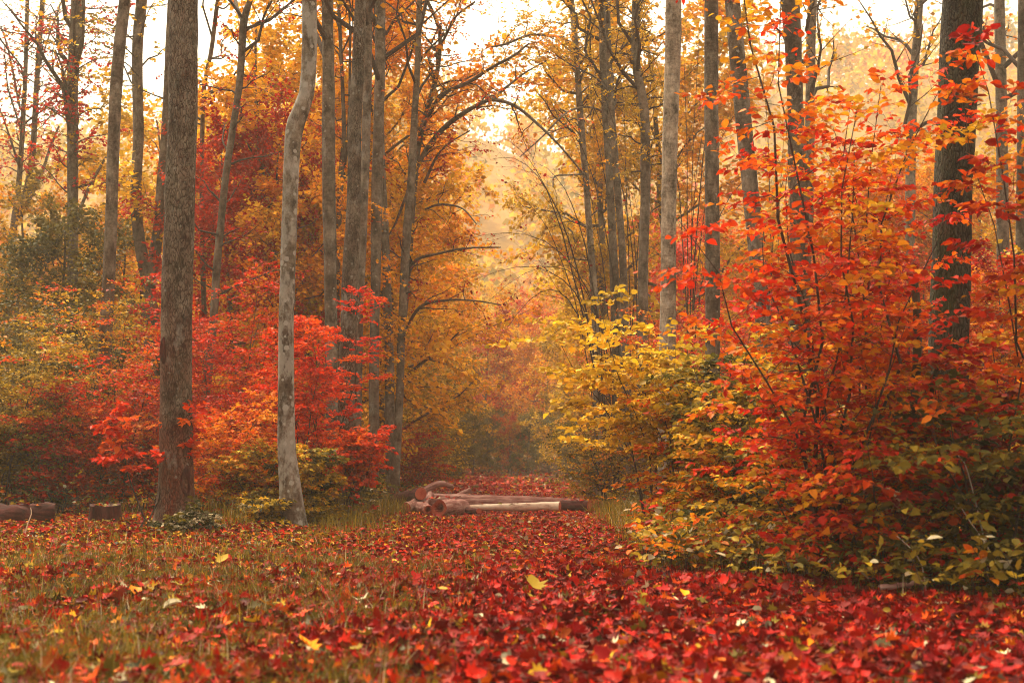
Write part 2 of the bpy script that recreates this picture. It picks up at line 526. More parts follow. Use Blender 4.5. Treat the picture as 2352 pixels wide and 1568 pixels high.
def leaf_mesh(shape, curl):
    key = (shape, curl)
    if key not in LEAF_MESH:
        g = Geo()
        g.leaves(np.zeros((1, 3)), np.array([[0, 1.0, 0]]), Z[None], 1.0, .68 if shape != 'maple' else 1.0, shape, .5, .5, np.array([curl]))
        LEAF_MESH[key] = g.mesh("leaf", M_LEAF)
        g2 = g.mesh("leaf", M_LITTER)
        LEAF_MESH[(shape, curl, 1)] = g2
    return LEAF_MESH[key]


def leaf_objects(parent, base, P, D, N, L, tone, shade, pal, shape, rng, litter=False):
    D = unit(D); S = unit(np.cross(N, D)); N = np.cross(D, S)
    for i in range(len(P)):
        c = (.7, 1.3, 2.0)[i % 3]
        leaf_mesh(shape, c)
        o = bpy.data.objects.new("leaf", LEAF_MESH[(shape, c, 1)] if litter else LEAF_MESH[(shape, c)])
        COL.objects.link(o)
        o.parent = parent
        l = float(L[i])
        # the unit leaf points along +Y with its face to +Z, its side -X
        M = np.eye(4)
        M[:3, 0] = -S[i] * l; M[:3, 1] = D[i] * l; M[:3, 2] = N[i] * l; M[:3, 3] = P[i] - base
        o.matrix_local = Matrix(M.tolist())
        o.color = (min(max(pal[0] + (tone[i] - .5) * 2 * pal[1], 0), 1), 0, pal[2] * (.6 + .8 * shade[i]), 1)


def grow_shrub(h, r, ns, nb, nt, q, leaf, rng, lean=(0, 0), t0=.12, droop=.15, tilt=.45, stem_r=.014, flat=.5, up=.12, fan=1.5, Lt=.28, bl=.8):
    ang = np.arange(ns) / ns * 6.28 + rng.random(ns)
    rad = r * fan * (.25 + .35 * rng.random(ns))
    top = np.stack([np.cos(ang) * rad + lean[0], np.sin(ang) * rad + lean[1], h * (.62 + .38 * rng.random(ns))], -1)
    b = np.stack([np.cos(ang) * r * .10, np.sin(ang) * r * .10, np.full(ns, -.05)], -1)
    s = np.linspace(0, 1, 8)
    P = b[:, None] * (1 - s)[None, :, None] + top[:, None] * s[None, :, None]
    P[..., :2] = b[:, None, :2] + (top - b)[:, None, :2] * (s ** 1.6)[None, :, None]
    w = np.cumsum(rng.normal(size=P.shape) * .018 * h, 1); w[:, 0] = 0; P = P + w * np.array([1, 1, .3])
    R = np.repeat((stem_r * (.7 + .6 * rng.random(ns)))[:, None], 8, 1) * (1 - .8 * s)[None]
    Bp, Br = spawn(P, R, nb, t0, .98, r * bl, 66, rng, flat, up, -.12, 5, .5, Lt, .07)
    Tp, Tr = spawn(Bp, Br, nt, .12, 1, r * .42, 48, rng, .7, .0, -.08, 3, .5, .4, .05, planar=True)
    LP, LD, LN, kk = leaves_on(Tp, q, rng, tilt, droop)
    return (P, R), (Bp, Br), (Tp, Tr), (LP, LD, LN, kk)


def shrub(name, label, cat, x, d, h, r, pal, ns=5, nb=15, nt=8, q=8, leaf=.085, ratio=.62, shape='oval', nparts=0, seed=1,
          group=None, lean=(0, 0), t0=.1, droop=.15, tilt=.45, stem_r=.013, flat=.5, up=.12, wc=.16, wl=.14, fan=1.5, Lt=.28, bl=.8):
    rng = np.random.default_rng(seed)
    bx_, by_ = px_x(x, d), d
    base = np.array([bx_, by_, float(gz(bx_, by_))])
    st, br, tw, (LP, LD, LN, kk) = grow_shrub(h, r, ns, nb, nt, q, leaf, rng, lean, t0, droop, tilt, stem_r, flat, up, fan, Lt, bl)
    root = thing(name, label, cat, base, group)
    g = Geo(); g.tubes(*st, sides=6); g.tubes(*br, sides=4); g.tubes(*tw, sides=3)
    g.build("stem", M_TWIG, root, smooth=True)
    keep = LP[:, 2] > .03
    LP, LD, LN, kk = LP[keep], LD[keep], LN[keep], kk[keep]
    n = len(LP)
    tone = clump_tone(kk, nt, rng, wc, wl); shade = rng.random(n)
    L = leaf * (.55 + .75 * rng.random(n))
    front = np.zeros(n, bool)
    if nparts:
        depth = LP[:, 1] - 2.2 * L + .25 * np.abs(LP[:, 2] - h * .55)
        front[np.argsort(depth)[:nparts]] = True
        f = front
        leaf_objects(root, np.zeros(3), LP[f], LD[f], LN[f], L[f], tone[f], shade[f], pal, shape if shape != 'rhomb' else 'oval', rng)
    b = ~front
    g = Geo(); g.leaves(LP[b], LD[b], LN[b], L[b], L[b] * ratio * (.7 + .5 * rng.random(b.sum())), shape, tone[b], shade[b], .4 + 1.4 * rng.random(b.sum()))
    g.build("foliage", M_LEAF, root, pal, kind="stuff")
    return root


def smooth_line(pts, step):
    """Catmull-Rom through pts, resampled about every step metres"""
    pts = np.asarray(pts, float)
    P = np.concatenate([[2 * pts[0] - pts[1]], pts, [2 * pts[-1] - pts[-2]]])
    out = []
    for i in range(1, len(P) - 2):
        n = max(2, int(np.linalg.norm(P[i + 1, :3] - P[i, :3]) / step))
        t = np.linspace(0, 1, n, endpoint=False)[:, None]
        out.append(.5 * (2 * P[i] + (P[i + 1] - P[i - 1]) * t + (2 * P[i - 1] - 5 * P[i] + 4 * P[i + 1] - P[i + 2]) * t ** 2
                         + (3 * P[i] - P[i - 1] - 3 * P[i + 1] + P[i + 2]) * t ** 3))
    out.append(P[-2:-1])
    return np.concatenate(out)


def trunk_geo(g, line, rng, sides=14, flare=.0, lump=.05):
    """line: n x 4 (x, y, z, radius), first point at the foot"""
    P, R = line[:, :3], line[:, 3]
    n = len(P)
    tan = unit(np.gradient(P, axis=0))
    u = unit(np.cross(tan, np.array([0, 1.0, .05]))); w = np.cross(tan, u)
    a = np.arange(sides) / sides * 2 * np.pi
    zz = P[:, 2] - P[0, 2]
    ph = rng.random(6) * 6.28
    m = np.ones((n, sides))
    m += lump * .5 * np.sin(2 * a[None] + zz[:, None] * 1.1 + ph[0]) + lump * .45 * np.sin(3 * a[None] - zz[:, None] * 1.9 + ph[1])
    m += lump * .4 * np.sin(zz[:, None] * 4.3 + ph[2] + a[None]) + lump * .35 * rng.normal(size=(n, sides))
    if flare:
        e = np.exp(-np.clip(zz, 0, None) / .30)[:, None]
        m += flare * e * (1 + .45 * np.sin(4 * a[None] + ph[3]) + .25 * np.sin(7 * a[None] + ph[4]))
    rr = R[:, None] * m
    ring = P[:, None] + rr[..., None] * (np.cos(a)[None, :, None] * u[:, None] + np.sin(a)[None, :, None] * w[:, None])
    i = np.arange(n - 1)[:, None] * sides; j = np.arange(sides)[None]; j2 = (j + 1) % sides
    g.add(ring.reshape(-1, 3), np.stack([i + j, i + j2, i + sides + j2, i + sides + j], -1).reshape(-1, 4))


def px_line(pts, d, dd=0.0):
    """photo pixels (x, y, width) at depth d (+ dd at the far end) -> rows x, y, z, radius"""
    out = []
    n = len(pts)
    for i, (x, y, w) in enumerate(pts):
        dep = d + dd * i / max(1, n - 1)
        p = at(x, y, dep)
        out.append([*p, w / F * dep / 2])
    return np.array(out)


def tall_tree(name, label, cat, d, pts, color, rough=False, stems=(), limbs=(), sprays=(), top=13.0, sides=12, seed=1, group=None,
              crown=(.5, .12, 1.0, 380), flare=.35, lump=.05, extras=None):
    """pts from the top of the frame DOWN to the foot; the foot is set on the ground"""
    rng = np.random.default_rng(seed)
    ln = px_line(pts, d)[::-1]
    fx, fy = ln[0, 0], ln[0, 1]
    foot = np.array([fx, fy, float(gz(fx, fy)) - .06])
    if ln[0, 2] > foot[2] + .25:
        slope = (ln[0, :2] - ln[1, :2]) / max(.1, abs(ln[1, 2] - ln[0, 2])) if len(ln) > 1 else np.zeros(2)
        foot[:2] += slope * (ln[0, 2] - foot[2]) * .4
        ln = np.concatenate([[[*foot, ln[0, 3] * 1.06]], ln])
    else:
        ln[0, 2] = foot[2]
    if ln[-1, 2] < top:
        dirv = (ln[-1, :3] - ln[-2, :3]); dirv = dirv / max(dirv[2], .2)
        hgt = top - ln[-1, 2]
        a = ln[-1, :3] + dirv * hgt * .4; b = ln[-1, :3] + dirv * hgt * .75 + np.array([.2 * rng.normal(), .2 * rng.normal(), hgt * .25])
        ln = np.concatenate([ln, [[*a, ln[-1, 3] * .8]], [[*b, ln[-1, 3] * .18]]])
    line = smooth_line(ln, .14 if d < 25 else .25)
    line[:, 3] = np.maximum(line[:, 3], .006)
    base = np.array([line[0, 0], line[0, 1], float(gz(line[0, 0], line[0, 1]))])
    root = thing(name, label, cat, base, group)
    rel = line.copy(); rel[:, :3] -= base
    g = Geo(); trunk_geo(g, rel, rng, sides, flare, lump)
    mat = M_ROUGH if rough else M_BARK
    g.build("trunk", mat, root, color, smooth=True)
    lines = [rel]
    for sp in stems:                                     # further stems of the same tree
        l2 = smooth_line(px_line(sp[1:], sp[0])[::-1], .25)
        if l2[-1, 2] < top and sp[1][1] < 20:
            dv = l2[-1, :3] - l2[-3, :3]; dv = dv / max(dv[2], .05)
            hh = top * .9 - l2[-1, 2]
            l2 = np.concatenate([l2, [[*(l2[-1, :3] + dv * hh * k), l2[-1, 3] * (1 - .85 * k)] for k in (.35, .7, 1)]])
        l2[:, :3] -= base
        g = Geo(); trunk_geo(g, l2, rng, max(8, sides - 4), 0, lump)
        g.build("trunk", mat, root, color, smooth=True)
        lines.append(l2)
    for lb in limbs:                                     # big limbs seen in the photograph
        l2 = smooth_line(px_line(lb[2:], lb[0], lb[1]), .15)
        l2[:, :3] -= base
        g = Geo(); trunk_geo(g, l2, rng, 7, 0, .03)
        g.build("limb", mat, root, color, smooth=True)
        lines.append(l2)
    gw, gl = Geo(), Geo()
    nw = nl = 0
    for (which, y0, y1, nb, L, nt, q, leaf, pal_t, tone_w, kw) in sprays:
        src = lines[which]
        m = np.ones(len(src), bool)
        if y0 is not None:
            zmax, zmin = at(CX, y0, d)[2] - base[2], at(CX, y1, d)[2] - base[2]
            m = (src[:, 2] >= zmin) & (src[:, 2] <= zmax)
        sub = src[m]
        if len(sub) < 3: continue
        sub = sub[np.linspace(0, len(sub) - 1, min(12, len(sub))).astype(int)]
        Bp, Br = spawn(sub[None, :, :3], np.minimum(sub[None, :, 3], .05), nb, 0, 1, L, kw.get('ang', 60), rng, kw.get('flat', .7), kw.get('up', .12), kw.get('bend', -.08), 6, .45, .1, .07)
        Tp, Tr = spawn(Bp, Br, nt, .15, 1, L * .42, 45, rng, .8, 0, -.06, 4, .5, .4, .07)
        gw.tubes(Bp, Br, 4); gw.tubes(Tp, Tr, 3); nw += 1
        if q:
            LP, LD, LN, kk = leaves_on(Tp, q, rng, .8, .3)
            tn = np.clip(pal_t + tone_w * (clump_tone(kk, nt, rng) - .5) * 2, 0, 1)
            lf = leaf * .82 * (.6 + .7 * rng.random(len(LP)))
            gl.leaves(LP, LD, LN, lf, lf * .7, 'rhomb', tn, rng.random(len(LP))); nl += 1
    if crown:                                            # boughs above the frame
        hi = rel[rel[:, 2] > max(.62 * top, rel[-1, 2] * .6)]
        if len(hi) > 4:
            sub = hi[np.linspace(0, len(hi) - 1, 8).astype(int)]
            Bp, Br = spawn(sub[None, :, :3], sub[None, :, 3], 9, 0, 1, 2.6, 50, rng, 1, .25, .1, 6, .5, .45, .08)
            Tp, Tr = spawn(Bp, Br, 8, .3, 1, 1.0, 45, rng, 1, .05, 0, 3, .5, .3, .06)
            gw.tubes(Bp, Br, 5); gw.tubes(Tp, Tr, 3); nw += 1
            q = max(1, int(crown[3] / len(Tp)))
            LP, LD, LN, kk = leaves_on(Tp, q, rng, .8, .3)
            tn = np.clip(crown[0] + crown[1] * (clump_tone(kk, 8, rng) - .5) * 2, 0, 1)
            lf = .13 * (.6 + .7 * rng.random(len(LP)))
            gl.leaves(LP, LD, LN, lf, lf * .75, 'rhomb', tn, rng.random(len(LP))); nl += 1
    if nw: gw.build("branchwork", M_TWIG, root, kind="stuff")
    if nl: gl.build("crown", M_LEAF, root, (0.5, .5, 1.0), kind="stuff")
    if extras: extras(root, rel, base, rng)
    return root

# ------------------------------------------------------------------ the named trunks of the photograph


def big_trunk_extras(root, rel, base, rng):
    """torn bark: a dark red hollow with a raised lip, and a burl low on the trunk"""
    for (x, y, w, h_, dpt) in ((381, 808, 15, 46, .02), (432, 1108, 22, 60, .012)):
        p = at(x, y, 17.5) - base
        k = np.argmin(np.abs(rel[:, 2] - p[2])); c = rel[k]
        rx, rz = w / F * 17.5 / 2, h_ / F * 17.5 / 2
        a0 = math.asin(max(-.85, min(.85, (p[0] - c[0]) / c[3])))
        g = Geo(); rows = []
        for s_, lift in ((0, -.006), (.55, -.002), (.8, .012), (1.0, .016), (1.25, .002), (1.4, -.02)):
            a = np.arange(18) / 18 * 2 * np.pi
            jit = 1 + .12 * np.sin(3 * a + x)
            th = a0 + rx * s_ * jit * np.cos(a) / c[3]
            rr = c[3] * 1.045 + lift
            rows.append(np.stack([c[0] + rr * np.sin(th), c[1] - rr * np.cos(th), p[2] + rz * s_ * jit * np.sin(a)], -1))
        V = np.concatenate(rows); n = 18
        i = np.arange(5)[:, None] * n; j = np.arange(n)[None]; j2 = (j + 1) % n
        g.add(V, np.stack([i + j, i + j2, i + n + j2, i + n + j], -1).reshape(-1, 4))
        g.build("bark_wound", M_ROT, root, smooth=True)


S = {}
tall_tree("tall_tree", "thickest rough grey trunk left of the path, dark red scars near its foot", "tree", 17.5,
          [(422, 0, 66), (421, 201, 68), (413, 453, 68), (405, 790, 71), (404, 1061, 76), (404, 1228, 80)],
          (1.0, .42, 1.0, .22), rough=True, sides=28, seed=11, flare=.42, lump=.035, extras=big_trunk_extras)
tall_tree("tall_tree", "pale grey lichen-spotted trunk with a bend near its top, before the red shrub", "tree", 18.5,
          [(711, 0, 34), (711, 101, 35), (704, 217, 35), (680, 280, 41), (670, 353, 37), (665, 504, 36), (660, 655, 36), (657, 790, 36), (658, 1012, 40), (667, 1135, 47), (669, 1205, 52)],
          (.95, .95, .3, .05), sides=20, flare=.45, seed=12, lump=.045)
tall_tree("tall_tree", "slim straight trunk at the left with reddish lower bark, beside olive bushes", "tree", 24,
          [(287, 0, 27), (275, 101, 27), (264, 252, 28), (258, 403, 28), (252, 600, 29), (238, 850, 31), (221, 1135, 33)],
          (1.0, .35, .7, .1), sides=14, seed=13)
tall_tree("forked_tree", "forked tree whose two stems part low behind the thickest trunk", "tree", 30,
          [(338, 640, 38), (345, 740, 42), (350, 900, 44)],
          (.85, .3, .6, .15), sides=12, seed=14, top=2.0, crown=None,
          stems=[(30, (325, 0, 28), (315, 126, 26), (318, 300, 25), (312, 453, 26), (322, 560, 28), (340, 645, 34)),
                 (30, (395, 0, 22), (385, 250, 24), (372, 420, 25), (362, 540, 26), (352, 600, 30), (342, 655, 34))],
          sprays=[(1, 0, 240, 10, 1.3, 8, 7, .11, .36, .12, {}), (0, 100, 420, 8, 1.0, 7, 6, .11, .84, .1, {})])
tall_tree("tall_tree", "hazy brown trunk at far left with a leaning side bough and rusty leaves", "tree", 33,
          [(176, 0, 27), (167, 201, 26), (167, 403, 26), (167, 655, 26), (165, 900, 28)],
          (.85, .25, .5, .15), sides=10, seed=15,
          limbs=[(33, 1.5, (184, 480, 8), (205, 430, 8), (235, 375, 6), (262, 330, 4)), (33, -1, (172, 160, 11), (188, 100, 10), (192, 0, 8))],
          sprays=[(0, 0, 460, 24, 1.2, 9, 8, .12, .85, .12, {}), (0, 20, 420, 10, 1.1, 8, 7, .11, .34, .1, {})])
tall_tree("forked_tree", "thin many-stemmed tree at the left edge against the white sky", "tree", 38,
          [(63, 0, 10), (57, 200, 11), (45, 400, 13), (33, 510, 17), (22, 640, 20)],
          (.75, .2, .5, .1), sides=8, seed=16,
          stems=[(38.5, (98, 0, 12), (85, 180, 13), (75, 350, 15), (60, 440, 16), (40, 505, 17))],
          limbs=[(38, 1, (62, 470, 9), (95, 400, 8), (115, 340, 7), (135, 290, 5)), (38, 1, (46, 250, 6), (20, 120, 5), (2, 60, 3)), (38, 1, (88, 160, 5), (120, 60, 4), (140, 5, 3))],
          sprays=[(0, 60, 440, 16, 1.5, 8, 6, .12, .86, .1, {}), (1, 0, 420, 20, 1.5, 8, 6, .12, .84, .12, {}), (2, 480, 280, 6, 1.2, 6, 5, .1, .72, .15, {}), (1, 0, 250, 8, 1.3, 7, 3, .1, .3, .1, {})])
tall_tree("young_tree", "slender leaning young tree just right of the thickest trunk, forked at its top", "tree", 26,
          [(575, 0, 13), (560, 50, 18), (549, 201, 17), (519, 403, 17), (499, 605, 18), (488, 765, 19), (463, 987, 20), (451, 1140, 21)],
          (.8, .25, .6, .1), sides=10, seed=17, limbs=[(26, 1, (560, 55, 10), (545, 20, 9), (535, -30, 7))],
          sprays=[(0, 60, 420, 9, 1.2, 7, 6, .09, .84, .1, {}), (0, 420, 720, 8, 1.2, 7, 6, .09, .82, .12, {})])
tall_tree("young_tree", "thin reddish stem between the thickest trunk and the leaning young tree", "tree", 30,
          [(500, 0, 10), (484, 126, 11), (469, 200, 11), (464, 350, 11), (466, 600, 12), (470, 800, 12)],
          (.8, .15, .8, .0), sides=8, seed=18, sprays=[(0, 100, 330, 5, 1.0, 6, 6, .09, .86, .08, {})])
tall_tree("tall_tree", "straight brown-grey trunk just right of the bent lichen-spotted one", "tree", 26,
          [(752, 0, 27), (754, 151, 29), (754, 290, 31), (757, 504, 30), (759, 655, 29), (762, 860, 30), (764, 1100, 32)],
          (1.0, .5, .4, .1), sides=14, seed=19, lump=.06)
tall_tree("young_tree", "thin dark stem rising between two thicker trunks amid orange leaves", "tree", 29,
          [(778, 0, 9), (783, 120, 9), (790, 302, 10), (782, 420, 13), (776, 600, 11), (775, 800, 11)],
          (.7, .15, .6, .0), sides=8, seed=20, limbs=[(29, .5, (785, 420, 10), (800, 300, 7), (804, 100, 6), (800, -20, 5))],
          sprays=[(0, 0, 600, 14, 1.2, 8, 8, .10, .66, .1, {})])
tall_tree("tall_tree", "broad brown trunk behind the bright red shrub, red leaves round its foot", "tree", 23.6,
          [(829, 0, 27), (822, 151, 29), (815, 302, 32), (813, 453, 33), (805, 605, 37), (803, 720, 40), (793, 980, 37), (787, 1175, 38)],
          (.95, .5, .8, .12), rough=True, sides=18, seed=21)
tall_tree("tall_tree", "narrower trunk pressed against the right side of the broad brown one", "tree", 24.4,
          [(846, 0, 20), (845, 150, 20), (841, 302, 20), (836, 453, 20), (830, 590, 22), (822, 760, 24), (816, 1100, 26)],
          (1.0, .5, .6, .1), sides=12, seed=22)
tall_tree("tall_tree", "grey-brown lichened trunk with vertical stance left of the path opening", "tree", 28,
          [(874, 0, 24), (873, 151, 25), (869, 302, 25), (866, 453, 26), (863, 605, 24), (860, 790, 23), (858, 1016, 25), (855, 1138, 27)],
          (1.0, .5, .6, .08), sides=12, seed=23, lump=.055)
tall_tree("tall_tree", "slightly kinked lichen-speckled trunk crossing behind its straighter neighbour", "tree", 30,
          [(866, 0, 16), (872, 200, 17), (876, 353, 17), (883, 504, 18), (889, 655, 19), (893, 790, 21), (895, 893, 22), (897, 1130, 23)],
          (1.05, .6, .4, .08), sides=12, seed=24, lump=.06)
tall_tree("tall_tree", "smooth grey-brown trunk nearest the path on the left, curving gently", "tree", 29.5,
          [(964, 0, 13), (959, 151, 14), (953, 252, 16), (944, 428, 19), (933, 554, 20), (926, 690, 19), (921, 805, 19), (918, 911, 18), (910, 1051, 20), (905, 1140, 22)],
          (1.15, .35, .45, .06), sides=14, seed=25, limbs=[(29.5, 1, (944, 420, 8), (925, 470, 7), (905, 520, 5), (880, 560, 3))],
          sprays=[(0, 560, 720, 3, .7, 5, 5, .10, .60, .12, {})])
tall_tree("leaning_tree", "red-stemmed maple with long boughs arching over the path", "tree", 31,
          [(985, 10, 9), (1010, 70, 10), (1005, 160, 12), (985, 240, 13), (962, 330, 14), (950, 450, 13), (938, 620, 14), (922, 800, 14), (912, 1000, 16)],
          (.75, .2, .9, .05), sides=9, seed=26, crown=(.6, .12, 1, 300),
          limbs=[(31, -3, (962, 330, 11), (985, 262, 10), (1020, 215, 9), (1075, 190, 9), (1130, 155, 7), (1180, 128, 6), (1215, 100, 4)),
                 (31, -3, (950, 400, 11), (985, 335, 12), (1030, 285, 12), (1090, 245, 10), (1130, 230, 9), (1180, 242, 8), (1235, 285, 7), (1290, 340, 5), (1340, 400, 4)),
                 (31, -2, (1000, 130, 8), (1025, 80, 7), (1045, 40, 6), (1090, 5, 5)),
                 (31, 1, (1130, 228, 8), (1170, 195, 6), (1210, 165, 4), (1255, 140, 3)),
                 (31, 2, (1130, 108, 4), (1160, 102, 6), (1215, 82, 6), (1270, 82, 6), (1310, 97, 6)),
                 (31, -1, (975, 420, 8), (1003, 360, 6), (1030, 330, 4), (1080, 300, 3)),
                 (30, -2, (935, 640, 8), (955, 598, 8), (1010, 582, 6), (1070, 570, 5), (1150, 568, 3)),
                 (30, -2, (930, 760, 7), (965, 705, 8), (1020, 690, 6), (1085, 690, 4), (1150, 700, 3)),
                 (30, -2, (978, 480, 5), (1010, 470, 6), (1060, 478, 4), (1095, 515, 3))],
          sprays=[(1, None, None, 14, 1.0, 8, 8, .09, .53, .16, {}), (2, None, None, 15, .85, 8, 6, .09, .56, .2, {}),
                  (3, None, None, 10, .9, 6, 6, .085, .62, .14, {}), (4, None, None, 10, .9, 8, 9, .095, .50, .12, {}), (5, None, None, 20, 1.3, 9, 10, .095, .46, .08, {}),
                  (6, None, None, 8, .8, 6, 6, .085, .84, .1, {}), (7, None, None, 8, .7, 5, 2, .085, .85, .1, {}), (8, None, None, 8, .7, 5, 3, .085, .86, .1, {}),
                  (9, None, None, 6, .6, 5, 1, .085, .8, .1, {}), (0, 0, 420, 14, 1.0, 8, 7, .09, .56, .1, {}), (0, 420, 760, 7, .8, 6, 5, .085, .74, .12, {})])
# right of the path
tall_tree("young_tree", "thin pale trunk leaning left, first one right of the path opening", "tree", 33,
          [(1312, 0, 13), (1322, 101, 14), (1332, 252, 15), (1345, 403, 15), (1356, 554, 16), (1366, 705, 18), (1372, 900, 20)],
          (1.25, .3, .3, .05), sides=9, seed=31,
          limbs=[(33, -1, (1345, 400, 5), (1310, 402, 4), (1274, 405, 4), (1270, 430, 3)), (32, -2, (1400, 262, 5), (1350, 246, 5), (1300, 260, 5), (1250, 310, 4), (1195, 360, 3))],
          sprays=[(0, 0, 330, 12, 1.3, 8, 8, .075, .45, .08, {}), (0, 380, 620, 8, .9, 6, 3, .075, .24, .2, {}), (2, None, None, 8, .7, 5, 1, .075, .9, .1, {})])
tall_tree("tall_tree", "brown trunk in a close pair, the left one of the two beside the path", "tree", 31,
          [(1383, 0, 16), (1385, 126, 17), (1390, 252, 17), (1400, 403, 18), (1407, 554, 19), (1413, 680, 22), (1418, 900, 24)],
          (.95, .3, .45, .08), sides=11, seed=32, sprays=[(0, 0, 300, 8, 1.1, 8, 8, .075, .42, .08, {})])
tall_tree("tall_tree", "brown trunk in a close pair, the right one with loose hanging twigs", "tree", 30.4,
          [(1394, 0, 13), (1403, 227, 15), (1416, 403, 16), (1428, 554, 17), (1434, 705, 19), (1440, 900, 21)],
          (1.0, .3, .45, .08), sides=11, seed=33, limbs=[(30.4, .5, (1416, 400, 3), (1400, 330, 3), (1398, 275, 2))])
tall_tree("tall_tree", "wavy brown trunk wrapped in small golden leaves in its upper half", "tree", 28,
          [(1461, 0, 19), (1460, 140, 20), (1480, 252, 22), (1482, 403, 23), (1481, 504, 22), (1477, 630, 23), (1477, 756, 26), (1476, 950, 28)],
          (.95, .3, .5, .1), sides=12, seed=34,
          sprays=[(0, 0, 430, 42, .75, 9, 9, .065, .44, .07, {'ang': 75})])
tall_tree("tall_tree", "straight pale grey trunk, palest of those right of the path", "tree", 22,
          [(1547, 0, 37), (1546, 101, 37), (1541, 252, 36), (1537, 428, 36), (1535, 605, 36), (1534, 720, 37), (1532, 950, 40)],
          (2.1, .5, .12, .05), sides=18, seed=35, lump=.03)
tall_tree("tall_tree", "straight brown trunk between the pale grey one and the leaning one", "tree", 22.5,
          [(1634, 0, 32), (1634, 201, 33), (1635, 403, 34), (1637, 605, 34), (1637, 730, 34), (1636, 938, 35), (1632, 1060, 37)],
          (1.05, .35, .5, .05), sides=18, seed=36, lump=.03)
tall_tree("leaning_tree", "white-speckled brown trunk leaning to the left, behind red beech leaves", "tree", 20.5,
          [(1682, 0, 35), (1695, 151, 37), (1710, 302, 38), (1725, 453, 38), (1740, 605, 37), (1755, 756, 38), (1765, 900, 39), (1772, 1080, 42)],
          (.9, .55, .6, .05), sides=18, seed=37, lump=.03)
tall_tree("tall_tree", "brown trunk half hidden by orange beech leaves, a swelling midway up", "tree", 20,
          [(1814, 0, 42), (1824, 151, 38), (1829, 302, 40), (1834, 372, 52), (1840, 430, 58), (1840, 520, 54), (1836, 660, 48), (1835, 1000, 52)],
          (.8, .4, .6, .1), sides=16, seed=38, lump=.06)
tall_tree("tall_tree", "hazy grey trunk close behind the half hidden brown one", "tree", 30,
          [(1866, 0, 22), (1862, 141, 23), (1858, 400, 24), (1850, 700, 26)], (1.1, .4, .3, .05), sides=10, seed=39)
tall_tree("tall_tree", "thin hazy grey trunk seen through the top of the orange beech sapling", "tree", 36,
          [(2112, 0, 20), (2105, 100, 20), (2098, 200, 21), (2090, 500, 24)], (1.1, .3, .3, .05), sides=10, seed=40)
tall_tree("tall_tree", "dark mossy trunk, the thickest at the right, behind the shadowed saplings", "tree", 12.6,
          [(2213, 0, 94), (2203, 151, 92), (2196, 302, 90), (2188, 453, 88), (2183, 655, 88), (2176, 1000, 92), (2172, 1250, 96)],
          (.30, .18, .2, .9), rough=True, sides=28, seed=41, lump=.04)
tall_tree("tall_tree", "grey trunk in the mist at the right edge, beyond the dark mossy one", "tree", 30,
          [(2296, 0, 25), (2298, 150, 26), (2301, 297, 27), (2304, 600, 30)], (.9, .35, .3, .1), sides=10, seed=42,
          limbs=[(30, 1, (2296, 30, 8), (2275, 10, 7), (2240, 30, 5), (2225, 60, 3))])
tall_tree("tall_tree", "dim trunk cut off by the right border of the photo", "tree", 27,
          [(2349, 0, 22), (2348, 300, 24), (2345, 700, 27)], (.6, .3, .3, .2), sides=10, seed=43)

# ------------------------------------------------------------------ shrubs and saplings
LS = dict(shape='rhomb', leaf=.095)
